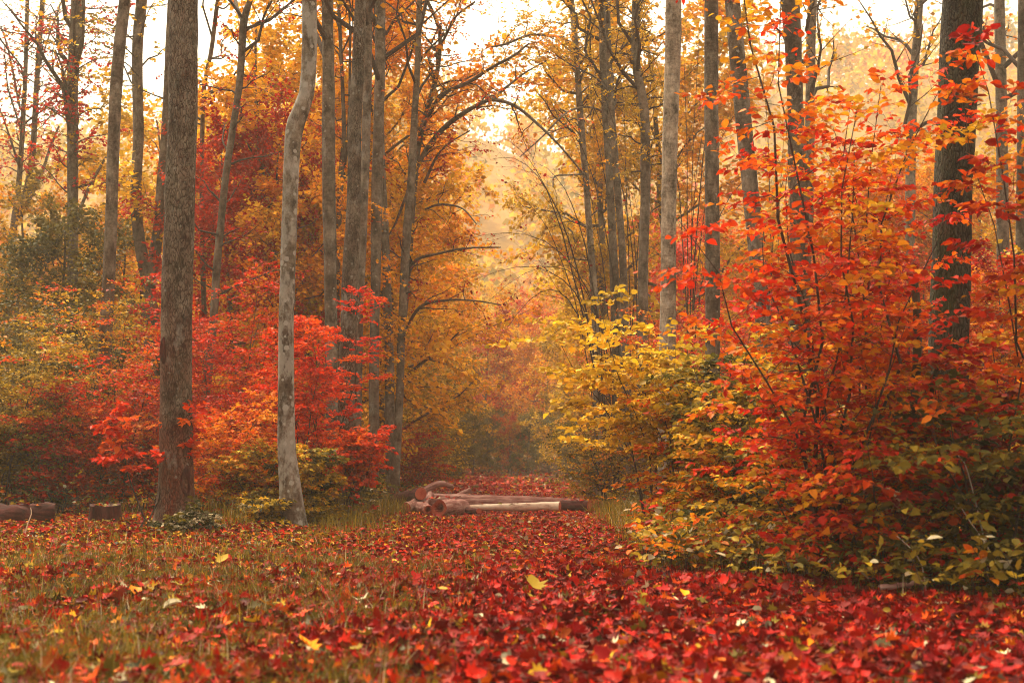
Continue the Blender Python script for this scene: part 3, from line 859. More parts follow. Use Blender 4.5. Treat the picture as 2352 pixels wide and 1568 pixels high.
# (name, label, category, x, d, h, r, palette, keywords)
shrubs = [
    # left, back to front
    ("shrub", "tall olive-gold shrub at far left below the misty hill", "shrub", 95, 25, 4.6, 1.6, (.24, .16, .85), dict(ns=7, nb=18, nt=9, q=8, **LS)),
    ("shrub", "orange and olive shrub between the two slim trunks at the left", "shrub", 200, 23.5, 3.9, 1.1, (.50, .26, .95), dict(ns=5, nb=16, nt=9, q=7, **LS)),
    ("shrub", "yellow-olive shrub with pale leaf tips cut by the left border", "shrub", 10, 20.8, 2.7, 1.0, (.30, .15, .85), dict(nparts=80, seed=52, q=9, t0=.25, **LS)),
    ("shrub", "scarlet shrub spreading before the slim reddish trunk at the left", "shrub", 265, 21.8, 2.6, 1.2, (.73, .13, 1.05), dict(nparts=60, nb=16, q=9, **LS)),
    ("shrub", "dark red low shrub in front of the olive bushes at far left", "shrub", 140, 21.2, 2.2, 1.0, (.77, .16, .95), dict(nparts=60, q=9, **LS)),
    ("shrub", "gold-brown bush low at the left border above the rotting log", "shrub", 60, 21.6, 2.0, 1.0, (.30, .16, .9), dict(q=9, **LS)),
    ("shrub", "russet bush squeezed against the left flank of the thickest trunk", "shrub", 335, 22, 2.3, 1.0, (.78, .16, .9), dict(q=9, **LS)),
    ("sapling", "sapling with a few large bright orange-red leaves left of the thickest trunk", "sapling", 325, 17.2, 2.15, .42, (.72, .08, 1.15), dict(ns=2, nb=9, nt=5, q=5, leaf=.12, shape='oval', nparts=120, t0=.55)),
    ("shrub", "crimson shrub just right of the thickest trunk", "shrub", 530, 24, 4.1, 1.15, (.76, .10, 1.1), dict(nparts=50, ns=6, nb=18, nt=9, q=8, **LS)),
    ("shrub", "vivid red shrub between the lichen-spotted trunk and the broad brown one", "shrub", 715, 21.3, 3.6, .66, (.735, .085, 1.3), dict(nparts=150, ns=6, nb=18, nt=9, q=9, **LS)),
    ("shrub", "red bush whose lowest bough reaches out towards the path", "shrub", 800, 20.2, 1.5, .42, (.71, .10, 1.2), dict(nparts=120, q=9, lean=(.2, 0), t0=.45, **LS)),
    ("shrub", "red shrub left of the lichen-spotted trunk, behind orange leaves", "shrub", 610, 23, 2.9, 1.05, (.73, .11, 1.15), dict(nb=17, q=9, **LS)),
    ("shrub", "small bright orange bush between the thickest and lichen-spotted trunks", "shrub", 535, 20.3, 1.75, .8, (.62, .10, 1.1), dict(nparts=60, q=9, **LS)),
    ("shrub", "olive and gold bush left of the foot of the lichen-spotted trunk", "shrub", 600, 19.8, .95, .55, (.42, .26, 1.0), dict(q=9, **LS)),
    ("shrub", "green-gold bush hugging the right side of the lichen-spotted trunk", "shrub", 735, 19.3, 1.15, .38, (.36, .22, 1.05), dict(q=9, **LS)),
    ("herb", "pale-leaved herb clump at the foot of the lichen-spotted trunk", "plant", 610, 18.3, .34, .3, (.26, .26, 1.2), dict(nb=9, nt=5, q=6, leaf=.08, shape='oval', nparts=40, stem_r=.005)),
    ("herb", "pale-leaved herb clump before the foot of the thickest trunk", "plant", 440, 16.8, .24, .30, (.10, .16, 1.2), dict(nb=8, nt=5, q=5, leaf=.075, shape='oval', nparts=40, stem_r=.005)),
    ("herb", "leafy tuft between the broad brown trunk and the log pile", "plant", 815, 22.5, .7, .5, (.24, .16, 1.0), dict(nb=10, nt=6, q=7, **LS)),
    ("shrub", "yellow-green shrub left of the log pile, behind the smooth curving trunk", "shrub", 975, 37, 5.2, 1.5, (.36, .10, 1.0), dict(ns=6, nb=18, nt=9, q=8, shape='rhomb', leaf=.11)),
    ("shrub", "small rust-red shrub directly behind the log pile", "shrub", 965, 33, 1.6, .8, (.70, .14, 1.0), dict(q=8, shape='rhomb', leaf=.09)),
    ("shrub", "olive shrub reaching right above the log pile", "shrub", 1010, 41, 2.9, 1.3, (.30, .10, .95), dict(q=8, shape='rhomb', leaf=.11)),
    # right of the path, back to front
    ("shrub", "red shrub between the straight brown trunk and the leaning one", "shrub", 1690, 24, 3.7, 1.3, (.78, .12, 1.1), dict(nb=18, nt=9, q=8, **LS)),
    ("shrub", "orange shrub behind the pale grey trunk", "shrub", 1580, 27, 3.9, 1.2, (.60, .16, 1.05), dict(nb=17, nt=8, q=8, **LS)),
    ("shrub", "gold and red shrub behind the close pair of trunks", "shrub", 1440, 35, 4.3, 1.5, (.55, .25, 1.0), dict(nb=18, nt=9, q=7, shape='rhomb', leaf=.10)),
    ("shrub", "olive and orange shrub low behind the yellow bush", "shrub", 1400, 26, 1.9, 1.0, (.40, .22, .9), dict(q=8, **LS)),
    ("shrub", "shaded red shrub behind the half hidden brown trunk", "shrub", 1890, 19, 3.4, 1.2, (.78, .15, .9), dict(nb=17, q=8, **LS)),
    ("shrub", "bright yellow round-leaved shrub leaning over the path from the right", "shrub", 1500, 15, 2.65, .80, (.415, .085, 1.1), dict(ns=5, nb=11, nt=5, q=5, leaf=.10, ratio=.8, shape='round', nparts=300, lean=(-.45, -.1), wl=.2, t0=.48, Lt=.1)),
    ("shrub", "golden-orange lower shrub below the bright yellow one", "shrub", 1580, 14.4, 1.7, .62, (.50, .22, .95), dict(nb=15, nt=8, q=7, leaf=.08, nparts=200)),
    ("shrub", "pale olive shrub with whitish top leaves, right of the yellow one", "shrub", 1660, 13.7, 2.3, .65, (.30, .17, 1.2), dict(ns=6, nb=15, nt=7, q=7, leaf=.09, nparts=300)),
    ("shrub", "olive-gold shrub flecked with red, below the leaning trunk", "shrub", 1770, 12.9, 1.9, .8, (.30, .20, 1.0), dict(nb=15, nt=8, q=7, leaf=.085, nparts=200)),
    ("shrub", "low russet and gold shrub at the right verge of the path", "shrub", 1640, 13, 1.2, .6, (.50, .26, .95), dict(nb=13, nt=7, q=7, leaf=.08, nparts=150)),
    ("sapling", "tall beech sapling, orange above and red below, before the half hidden trunk", "sapling", 1925, 10.6, 5.2, .85, (.65, .19, 1.05), dict(ns=6, nb=18, nt=6, q=4, leaf=.09, nparts=300, lean=(-.12, 0), t0=.3, stem_r=.018)),
    ("sapling", "red beech sapling with long level boughs reaching left across the trunks", "sapling", 1915, 10.2, 2.9, .85, (.73, .12, 1.05), dict(ns=4, nb=13, nt=5, q=5, leaf=.09, nparts=300, lean=(-.02, 0), t0=.3)),
    ("sapling", "orange-red sapling left of the dark mossy trunk, crimson leaves low down", "sapling", 1985, 11.4, 4.3, .62, (.71, .2, 1.0), dict(ns=5, nb=16, nt=6, q=5, leaf=.085, nparts=200, t0=.2)),
    ("sapling", "dusky orange sapling at the right border reaching up beside the mossy trunk", "sapling", 2420, 9.8, 4.4, .52, (.66, .22, .9), dict(ns=4, nb=17, nt=5, q=5, leaf=.10, nparts=300, t0=.15)),
    ("shrub", "red-brown and gold shrub crossing in front of the dark mossy trunk", "shrub", 2200, 11, 1.95, .7, (.62, .28, .85), dict(ns=5, nb=13, nt=6, q=6, leaf=.10, nparts=250, t0=.3)),
    ("shrub", "dark olive shrub low in the right corner", "shrub", 2270, 9.7, 1.35, .85, (.22, .12, .95), dict(nb=13, nt=5, q=6, leaf=.095, nparts=250)),
    ("shrub", "dark red shrub at the right border below the dusky orange sapling", "shrub", 2360, 10.5, 1.9, .8, (.80, .16, .8), dict(nb=14, nt=7, q=7, leaf=.10, nparts=150)),
    ("shrub", "russet and brown bush at the foot of the dark Y-shaped stem", "shrub", 2040, 10, 1.2, .75, (.72, .24, .9), dict(nb=13, nt=5, q=6, leaf=.09, nparts=250)),
    ("shrub", "mottled red and olive bush below the red beech sapling", "shrub", 1870, 11, 1.5, .85, (.62, .34, .95), dict(nb=13, nt=6, q=6, leaf=.09, nparts=250)),
    ("shrub", "knee-high olive bush where the right verge meets the leaf carpet", "shrub", 1790, 11.8, .95, .6, (.26, .2, .95), dict(nb=12, nt=6, q=7, leaf=.08, nparts=150)),
]
for k, (nm, lb, ct, x, d, h, r, pal, kw) in enumerate(shrubs):
    kw = dict(kw); kw.setdefault('seed', 300 + k)
    if kw.get('shape') == 'rhomb':
        kw.update(leaf=kw['leaf'] * .72, nt=kw.get('nt', 8) + 4, flat=.8, up=.22, wc=.22, wl=.17, tilt=.6)
    else:
        kw.update(leaf=kw['leaf'] * .80, nt=kw.get('nt', 8) + 2, q=kw.get('q', 8) + 1, flat=.65, up=.2, tilt=.55)
        if 'wl' not in kw: kw.update(wc=.22, wl=.18)
        if nm == 'sapling': kw.update(fan=2.3, Lt=.1, bl=.62)
    shrub(nm, lb, ct, x, d, h, r, pal, **kw)

# dark Y-shaped stem at the right
g = Geo()
root = thing("young_tree", "dark Y-shaped stem standing in the shadowed bushes at the right", "tree", at(2082, 1140, 10.8) * np.array([1, 1, 0]))
bpos = np.array(root.location)
for ptsY, nm in (([(2100, 640, 17), (2108, 760, 20), (2098, 960, 22), (2085, 1090, 26), (2080, 1330, 30)], "trunk"), ([(2165, 780, 10), (2140, 900, 11), (2118, 985, 13), (2092, 1080, 16)], "limb")):
    l2 = smooth_line(px_line(ptsY, 10.8)[::-1], .12); l2[:, :3] -= bpos
    g = Geo(); trunk_geo(g, l2, np.random.default_rng(5), 10, 0, .06); g.build(nm, M_BARK, root, (.35, .2, .2, .8), smooth=True)

# bare, long arching stems right of the path opening


def bare_shrub(label, d, foot, tips, seed, leaf_pal=.85, q=1, r0=.02):
    rng = np.random.default_rng(seed)
    fb = at(foot, 1050, d); fb[2] = float(gz(fb[0], d))
    root = thing("bare_shrub", label, "shrub", fb)
    P, R = [], []
    for (mx, my, tx, ty) in tips:
        p0, p1, p2 = fb + np.array([.15 * rng.normal(), .2 * rng.normal(), 0]), at(mx, my, d + .3 * rng.normal()), at(tx, ty, d + .8 * rng.normal())
        s = np.linspace(0, 1, 14)[:, None]
        c = 2 * p1 - .5 * (p0 + p2)
        P.append((1 - s) ** 2 * p0 + 2 * s * (1 - s) * c + s ** 2 * p2 - fb); R.append(np.maximum(r0 * (.7 + .5 * rng.random()) * (1 - .85 * s[:, 0]), .0022))
    P, R = np.array(P), np.array(R)
    P[:, 1:] += np.cumsum(rng.normal(size=P[:, 1:].shape) * .012, 1)
    Bp, Br = spawn(P, R, 9, .3, 1, 1.1, 28, rng, 1, .05, -.05, 6, .5, .5, .05)
    Tp, Tr = spawn(Bp, Br, 5, .3, 1, .45, 32, rng, 1, .0, 0, 4, .6, .4, .05)
    g = Geo(); g.tubes(P, R, 5); g.tubes(Bp, np.maximum(Br, .0022), 3); g.tubes(Tp, np.maximum(Tr, .0018), 3)
    g.build("stem", M_TWIG, root, smooth=True)
    if q:
        LP, LD, LN, kk = leaves_on(Tp, q, rng, .9, .3)
        m = rng.random(len(LP)) < .55; LP, LD, LN = LP[m], LD[m], LN[m]
        lf = .075 * (.6 + .7 * rng.random(len(LP)))
        g = Geo(); g.leaves(LP, LD, LN, lf, lf * .65, 'rhomb', np.clip(leaf_pal + .12 * rng.normal(size=len(LP)), .1, .97), rng.random(len(LP)))
        g.build("foliage", M_LEAF, root, (.5, .5, 1.0), kind="stuff")


bare_shrub("nearly bare shrub whose long thin stems arch left over the path", 29, 1400,
           [(1330, 690, 1090, 640), (1340, 640, 1060, 560), (1290, 600, 1130, 440), (1300, 560, 1180, 330), (1340, 660, 1120, 690), (1345, 600, 1230, 380), (1370, 560, 1300, 300), (1320, 700, 1160, 760), (1300, 520, 1130, 370)], 61)
bare_shrub("bare shrub with straight stems fanning up behind the close pair of trunks", 31, 1440,
           [(1440, 500, 1250, 90), (1450, 480, 1300, 60), (1470, 460, 1500, 100), (1440, 430, 1420, 120), (1480, 520, 1560, 240), (1400, 480, 1320, 200), (1390, 500, 1260, 230)], 62, .5)
bare_shrub("bare shrub fanning upward between the pale grey and the straight brown trunk", 28, 1575,
           [(1585, 480, 1600, 20), (1600, 470, 1660, 60), (1610, 520, 1720, 230), (1580, 430, 1570, 40), (1595, 500, 1680, 150), (1625, 560, 1790, 380), (1560, 480, 1500, 130)], 63, .5)
bare_shrub("bare pale shrub with fine twigs behind the leaning trunk", 36, 1770,
           [(1770, 480, 1740, 60), (1790, 470, 1830, 80), (1780, 520, 1880, 260), (1750, 500, 1690, 160), (1760, 560, 1660, 330)], 64, .45)

# ------------------------------------------------------------------ trees of the middle distance (shared meshes, each one a thing)


def tree_template(seed, h, cr, zlow, nl, leaf, n_br=18, nt=8):
    rng = np.random.default_rng(seed)
    s = np.linspace(0, 1, 14)
    P = np.stack([.25 * np.sin(s * 3 + seed) * s, .25 * np.cos(s * 2.4 + seed) * s, s * h * .97 - .1], -1)
    P[:, :2] += np.cumsum(rng.normal(size=(14, 2)) * .03, 0)
    R = .10 * (h / 8) * (1 - .88 * s) + .006
    g = Geo(); trunk_geo(g, np.concatenate([P, R[:, None]], 1), rng, 8, .3, .05)
    Bp, Br = spawn(P[None], R[None], n_br, zlow / h, .98, cr * 1.05, 58, rng, .8, .22, -.06, 6, .45, .5, .07)
    Tp, Tr = spawn(Bp, Br, nt, .2, 1, cr * .42, 46, rng, .8, .05, -.06, 4, .5, .4, .08)
    g.tubes(Bp, Br, 5); g.tubes(Tp, Tr, 3)
    wood = g.mesh("trunk", M_BARK, True)
    q = max(1, int(nl / len(Tp)))
    LP, LD, LN, kk = leaves_on(Tp, q, rng, .75, .3)
    LP = LP + rng.normal(size=LP.shape) * .07
    lf = leaf * (.6 + .7 * rng.random(len(LP)))
    g = Geo(); g.leaves(LP, LD, LN, lf, lf * .72, 'rhomb', clump_tone(kk, nt, rng, .2, .14), rng.random(len(LP)))
    return wood, g.mesh("crown", M_LEAF)


TPL = [tree_template(71, 8.5, 2.4, 1.2, 14000, .10, 20, 10), tree_template(72, 9.5, 2.2, 2.2, 13000, .10, 22, 10), tree_template(73, 7.0, 2.5, .6, 19000, .098, 24, 11),
       tree_template(74, 10.5, 2.6, 3.0, 19000, .10, 24, 11), tree_template(75, 6.0, 2.1, .3, 17000, .09, 24, 11)]


def copy_tree(k, label, x, d, h, pal, seed, group, name="autumn_tree", widen=1.0):
    rng = np.random.default_rng(seed)
    X = px_x(x, d)
    root = thing(name, label, "tree", (X, d, float(gz(X, d)) if d < 86 else float(hill_z(X, d))), group)
    s = h / (8.5, 9.5, 7.0, 10.5, 6.0)[k]
    root.rotation_euler = (0, 0, rng.random() * 6.28)
    root.scale = (s * widen, s * widen, s)
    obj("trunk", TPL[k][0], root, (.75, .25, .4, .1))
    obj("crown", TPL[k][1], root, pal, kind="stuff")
    return root


def htop(y, d):
    return at(CX, y, d)[2]


mid = [  # (template, label, x, d, top pixel y, palette)
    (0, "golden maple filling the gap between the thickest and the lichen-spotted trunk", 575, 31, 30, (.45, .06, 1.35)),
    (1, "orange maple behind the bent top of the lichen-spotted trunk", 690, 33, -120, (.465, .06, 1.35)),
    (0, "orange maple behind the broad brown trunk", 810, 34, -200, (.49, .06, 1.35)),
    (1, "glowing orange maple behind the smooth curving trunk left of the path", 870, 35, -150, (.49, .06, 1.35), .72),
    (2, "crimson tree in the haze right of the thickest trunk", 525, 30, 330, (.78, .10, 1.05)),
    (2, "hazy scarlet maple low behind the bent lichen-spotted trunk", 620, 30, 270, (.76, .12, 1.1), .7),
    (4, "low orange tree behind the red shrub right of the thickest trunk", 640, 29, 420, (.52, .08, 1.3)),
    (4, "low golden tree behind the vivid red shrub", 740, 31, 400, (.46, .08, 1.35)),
    (2, "golden tree low between the trunks nearest the path", 880, 36, 330, (.50, .08, 1.1)),
    (4, "yellow-orange tree leaning out from behind the smooth curving trunk", 965, 42, 470, (.47, .10, 1.1), .75),
    (2, "gold tree just left of the thickest trunk, in the mist", 365, 36, 250, (.46, .10, 1.1)),
    (4, "amber tree behind the slim trunks at the left", 250, 34, 520, (.50, .12, 1.1)),
    (2, "olive-yellow tree in the mist at the left border", 20, 36, 430, (.40, .16, 1.0)),
    (4, "dull green tree behind the olive shrub at far left", 110, 31, 500, (.20, .08, 1.0)),
    (2, "gold-brown tree with ivy look behind the wavy trunk", 1500, 40, 40, (.46, .08, 1.0)),
    (1, "loose golden tree overhanging the path from the upper right", 1400, 38, -150, (.43, .06, 1.05), .72),
]
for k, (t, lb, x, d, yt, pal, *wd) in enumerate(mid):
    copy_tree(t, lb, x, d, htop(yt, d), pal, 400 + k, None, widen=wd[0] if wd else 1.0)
fill = [  # far side of the clearing and along the track
    (4, 1055, 60, 800, (.30, .18, .85), 0), (2, 1125, 68, 760, (.62, .3, .9), 1), (2, 1200, 70, 740, (.62, .3, .9), 1), (4, 1175, 60, 960, (.62, .3, .8), 1),
    (2, 1265, 64, 760, (.48, .12, 1.0), 0), (4, 1300, 55, 760, (.42, .14, 1.0), 0), (4, 1345, 48, 800, (.40, .16, .95), 0), (2, 1010, 62, 690, (.46, .12, 1.0), 0),
    (2, 1080, 75, 720, (.55, .14, 1.0), 0), (1, 1150, 84, 680, (.46, .12, 1.0), 0), (2, 1240, 80, 720, (.70, .16, 1.0), 1), (2, 1330, 76, 690, (.50, .16, 1.0), 0),
    (2, 1400, 62, 640, (.48, .14, 1.0), 0), (2, 1470, 52, 560, (.55, .2, 1.0), 0), (2, 1560, 48, 520, (.70, .14, 1.0), 1), (4, 1630, 44, 600, (.76, .12, 1.0), 1),
    (2, 1690, 55, 540, (.52, .16, 1.0), 0), (4, 1760, 40, 640, (.50, .14, 1.0), 0), (2, 1830, 50, 540, (.48, .12, 1.0), 0), (2, 1930, 42, 480, (.52, .14, 1.0), 0),
    (2, 2040, 40, 420, (.55, .14, 1.0), 0), (2, 2160, 38, 420, (.50, .14, 1.0), 0), (2, 2280, 40, 380, (.50, .16, 1.0), 0), (4, 2100, 24, 620, (.74, .16, .9), 1),
    (4, 2250, 22, 600, (.76, .16, .9), 1), (4, 2000, 27, 600, (.70, .18, .95), 1), (4, 1950, 22, 760, (.30, .2, .9), 0), (4, 2330, 20, 640, (.6, .2, .85), 1),
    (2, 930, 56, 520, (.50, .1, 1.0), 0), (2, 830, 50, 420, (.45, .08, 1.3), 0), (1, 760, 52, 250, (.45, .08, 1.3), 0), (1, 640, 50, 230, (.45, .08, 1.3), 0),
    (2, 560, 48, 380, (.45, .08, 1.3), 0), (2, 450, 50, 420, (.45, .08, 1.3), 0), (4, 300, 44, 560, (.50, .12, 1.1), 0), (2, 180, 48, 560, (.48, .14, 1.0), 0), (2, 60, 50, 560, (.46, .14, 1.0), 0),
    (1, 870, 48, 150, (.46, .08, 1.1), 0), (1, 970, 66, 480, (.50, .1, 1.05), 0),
]
for k, (x, d, h_) in enumerate([(1045, 54, 2.6), (1085, 60, 2.4), (1125, 64, 2.9), (1170, 62, 2.5), (1215, 60, 2.7), (1262, 57, 2.4), (1305, 52, 2.2), (1350, 46, 2.0), (1000, 50, 2.2), (1150, 78, 5), (1080, 82, 5), (1230, 84, 5)]):
    copy_tree(4, "low olive bush closing off the far end of the path", x, d, h_, (.20, .14, .95), 600 + k, "low bushes at the end of the path", "misty_bush", 1.35)["category"] = "bush"
fill_labels = ['low orange tree above the log pile, beyond the bend of the path',
    'taller red tree at the far end of the path, left of its middle',
    'red tree rising at the very end of the path',
    'low crimson bushy tree before the red trees at the end of the path',
    'golden tree in the mist above the right half of the pale log',
    'yellow tree in the mist left of the top of the bright yellow shrub',
    'low gold tree half hidden by the left boughs of the bright yellow shrub',
    'golden tree in the mist right of the smooth curving trunk',
    'pale orange tree beyond the red ones, left side of the misty gap',
    'tall faint gold tree in the middle of the misty gap',
    'faint reddish tree right of the tall faint gold one',
    'faint golden tree behind the first trunk right of the path',
    'golden tree in the mist behind the close pair of trunks',
    'orange-gold tree in the mist behind the wavy trunk',
    'hazy red tree between the pale grey and straight brown trunks',
    'hazy low red tree behind the straight brown trunk',
    'hazy gold tree between the straight brown trunk and the leaning one',
    'gold tree low behind the white-speckled leaning trunk',
    'hazy gold tree directly behind the half hidden brown trunk',
    'gold tree behind the top of the orange beech sapling',
    'golden-orange tree below the thin hazy grey trunk at the right',
    'golden tree just left of the dark mossy trunk',
    'golden tree right of the dark mossy trunk, near the right border',
    'red leafy tree in shade left of the dark mossy trunk',
    'red tree in shade right of the dark mossy trunk',
    'orange-red tree behind the red beech sapling',
    'olive tree low behind the beech saplings',
    'orange tree in shade at the right border',
    'golden tree in the mist behind the red-stemmed maple',
    'gold tree in the mist behind the broad brown trunk',
    'bright gold tree behind the straight brown-grey trunk',
    'bright gold tree behind the bent lichen-spotted trunk',
    'golden tree right of the slender leaning young tree',
    'golden tree in the mist between thickest trunk and leaning young tree',
    'gold tree in the mist behind the forked tree',
    'gold tree in the mist behind the hazy trunk with a side bough',
    'yellow tree in the mist behind the many-stemmed tree',
    'tall orange-gold tree in the mist behind the narrow pressed trunk',
    'golden tree in the mist, first left of the misty gap']
for k, (t, x, d, yt, pal, red) in enumerate(fill):
    copy_tree(t, fill_labels[k], x, d, htop(yt, d), pal, 500 + k,
              ("red trees in the mist", "golden trees in the mist")[0 if red else 1], "misty_tree")

for k, (t, x, d, h_) in enumerate([(4, 2620, 13, 4.5), (2, 2760, 19, 6.5), (4, 2560, 17, 5.0), (2, 2640, 27, 7.5), (1, 2520, 34, 9), (4, 2900, 15, 5), (2, -260, 22, 6), (4, -180, 27, 5), (1, -330, 32, 9), (4, -420, 19, 4.5)]):
    copy_tree(t, "golden-red tree beyond the side of the view", x, d, h_, ((.50, .72)[k % 2], .14, 1.0), 700 + k, "trees beyond the sides of the view")

# far wood on the hillside: one mass
rng = np.random.default_rng(90)
g = Geo()
n = 900
tx, ty = rng.uniform(-1, 1, n), rng.uniform(92, 240, n)
tx = tx * (12 + ty * .42)
tz = hill_z(tx, ty)
hh = rng.uniform(6, 10, n)
m = 90
u = unit(rng.normal(size=(n, m, 3))) * rng.random((n, m, 1)) ** .4
P = np.stack([tx, ty, tz + hh * .55], -1)[:, None] + u * np.stack([hh * .33, hh * .33, hh * .5], -1)[:, None]
tone_t = np.clip(.43 + .06 * rng.normal(size=n) + .25 * (rng.random(n) < .06), 0, 1)
tn = np.clip(tone_t[:, None] + .05 * rng.normal(size=(n, m)), 0, 1).ravel()
sz = rng.uniform(.5, 1.1, n * m)
g.leaves(P.reshape(-1, 3), rng.normal(size=(n * m, 3)), rng.normal(size=(n * m, 3)) + Z * .6, sz, sz * .8, 'rhomb', tn, rng.random(n * m))
ln0 = np.stack([tx, ty, tz - .3], -1); ln1 = ln0 + np.stack([rng.normal(size=n) * .3, rng.normal(size=n) * .3, hh * .9], -1)
wood = g.build("hillside_wood", M_LEAF, None, (.5, .5, 1.0), kind="stuff")
tag(wood, "golden wood on the misty hillside behind the forest", kind="stuff")

# ------------------------------------------------------------------ logs, stump, rotting log


def log(name, label, a, b, r0, r1, mat, seed, cuts=(True, True), lump=.06, sides=14, bow=.0, hollow=False):
    rng = np.random.default_rng(seed)
    a, b = np.array(a, float) + np.array([0, 0, .05]), np.array(b, float) + np.array([0, 0, .05])
    r0, r1 = r0 * 1.08, r1 * 1.08
    c = (a + b) / 2
    root = thing(name, label, "log", c, "logs piled across the path")
    s = np.linspace(0, 1, 16)[:, None]
    P = a + (b - a) * s - c
    P[:, 2] += bow * np.sin(np.pi * s[:, 0])
    ax = unit(b - a)
    P += np.cumsum(rng.normal(size=P.shape) * .004, 0)
    R = (r0 + (r1 - r0) * s[:, 0]) * (1 + .03 * rng.normal(size=16))
    # frame with local z along the log so that the bark runs lengthwise
    q = Vector(ax).to_track_quat('Z', 'Y'); M = np.array(q.to_matrix())
    loc = P @ M
    g = Geo()
    n = len(loc); an = np.arange(sides) / sides * 2 * np.pi
    nz_ = rng.normal(size=(n + 4, sides)); nz_ = sum(nz_[k_:k_ + n] for k_ in range(5)) / 2.2
    nz_ = .6 * nz_ + .4 * np.roll(nz_, 1, 1)
    m = 1 + lump * .6 * np.sin(2 * an[None] + s * 5 + seed) + lump * .6 * nz_
    rr = R[:, None] * m
    V = np.stack([loc[:, 0:1] + rr * np.cos(an), loc[:, 1:2] + rr * np.sin(an), np.repeat(loc[:, 2:3], sides, 1)], -1)
    i = np.arange(n - 1)[:, None] * sides; j = np.arange(sides)[None]; j2 = (j + 1) % sides
    g.add(V.reshape(-1, 3), np.stack([i + j, i + j2, i + sides + j2, i + sides + j], -1).reshape(-1, 4))
    root.rotation_euler = q.to_euler()
    g.build("bark", mat, root, smooth=True)
    for e, on in ((0, cuts[0]), (-1, cuts[1])):
        ring = V[e].copy(); ctr = ring.mean(0)
        g = Geo()
        if hollow and e == 0:
            inner = ctr + (ring - ctr) * .62; deep = inner + np.array([0, 0, .25])
            k = np.arange(sides); k2 = (k + 1) % sides
            g.add(np.concatenate([ring, inner, deep, [deep.mean(0)]]), np.concatenate([np.stack([k, k2, sides + k2, sides + k], -1), np.stack([sides + k, sides + k2, 2 * sides + k2, 2 * sides + k], -1)]))
            g.add(np.concatenate([deep, [deep.mean(0)]]), np.stack([k, k2, np.full(sides, sides)], -1))
        else:
            sgn = -1 if e == 0 else 1
            mid_ = ctr + (ring - ctr) * .55 + np.array([0, 0, .004 * sgn]); k = np.arange(sides); k2 = (k + 1) % sides
            g.add(np.concatenate([ring, mid_, [ctr + np.array([0, 0, .004 * sgn])]]), np.stack([k, k2, sides + k2, sides + k], -1))
            g.add(np.concatenate([mid_, [ctr + np.array([0, 0, .005 * sgn])]]), np.stack([k, k2, np.full(sides, sides)], -1))
        g.build("cut_end", M_CUT if on else mat, root)
    return root


def gp(x, d, up):
    d = d - 3.0 if d > 25 else d
    X = px_x(x, d)
    return np.array([X, d, float(gz(X, d)) + up])


log("log", "longest reddish log lying level across the path at the back", gp(985, 28.2, .13), gp(1330, 28.0, .11), .145, .08, M_LOG, 201)
log("log", "pale peeled log lying in front of the longest one", gp(1072, 27.0, .055), gp(1285, 26.4, .07), .050, .068, M_LOGP, 202)
log("log", "dark red log butting out behind the right end of the pale one", gp(1288, 27.5, .07), gp(1352, 27.2, .075), .085, .075, M_LOGD, 203)
log("log", "small dark billet at the left end of the pale log", gp(1072, 26.6, .04), gp(1100, 26.2, .05), .040, .045, M_LOGD, 204)
log("log", "thick dark log with a bright red sawn face, on the left of the pile", gp(968, 27.2, .29), gp(915, 29.0, .12), .098, .115, M_LOGD, 205)
log("log", "pale crooked bough arching out behind the red sawn face", gp(968, 29.6, .20), gp(1040, 29.8, .33), .075, .045, M_LOG, 206, bow=.10)
log("log", "thin branch leaning up to the right behind the pile", gp(1020, 29.2, .06), gp(1082, 29.4, .25), .05, .045, M_LOG, 207)
log("log", "forked stick lying under the crooked bough", gp(1005, 29.3, .05), gp(1030, 29.3, .24), .03, .025, M_LOG, 208)
log("log", "decayed hollow log with ribbed bark, at the front of the pile", gp(1010, 26.0, .11), gp(1066, 26.8, .10), .115, .125, M_LOG, 209, hollow=True, lump=.14)
log("log", "smaller reddish log with its hollow end towards the path, front left of the pile", gp(985, 26.1, .07), gp(960, 27.4, .08), .07, .085, M_LOG, 210, hollow=True, lump=.1)
log("log", "short split log lying over the left end of the longest log", gp(975, 27.2, .12), gp(990, 27.7, .28), .05, .055, M_LOG, 211, lump=.1)
log("log", "pinkish log sloping to the ground at the left edge of the pile", gp(935, 27.0, .06), gp(985, 27.9, .24), .085, .07, M_LOG, 212, lump=.1)

# rotting log at the left edge
rr_ = log("log", "rotting red-brown log with a split side, low at the left edge", gp(-30, 17.6, .08), gp(128, 17.9, .07), .165, .14, M_ROT, 213, (False, False), lump=.34, sides=20)
rr_["group"] = "logs on the forest floor"

# stump
rng = np.random.default_rng(77)
b = gp(246, 18.5, 0)
root = thing("tree_stump", "low red-brown stump with a broken side, left of the thickest trunk", "stump", b)
sd = 22
an = np.arange(sd) / sd * 2 * np.pi
g = Geo(); rows = []
for zz, rad in ((-.05, .25), (.03, .225), (.12, .205), (.2, .20), (.245, .198)):
    notch = 1 - .25 * np.exp(-((an - 4.95) / .35) ** 2)
    top = zz + (.012 * np.sin(an * 2 + 1) + .006 * rng.normal(size=sd) if zz > .2 else 0)
    rows.append(np.stack([np.cos(an) * rad * (1 + .06 * np.sin(5 * an)) * notch, np.sin(an) * rad * notch * (1 + .06 * np.sin(5 * an)), np.broadcast_to(top, (sd,))], -1))
V = np.concatenate(rows); i = np.arange(4)[:, None] * sd; j = np.arange(sd)[None]; j2 = (j + 1) % sd
g.add(V, np.stack([i + j, i + j2, i + sd + j2, i + sd + j], -1).reshape(-1, 4))
g.build("bark", M_ROT, root, smooth=True)
g = Geo(); k = np.arange(sd)
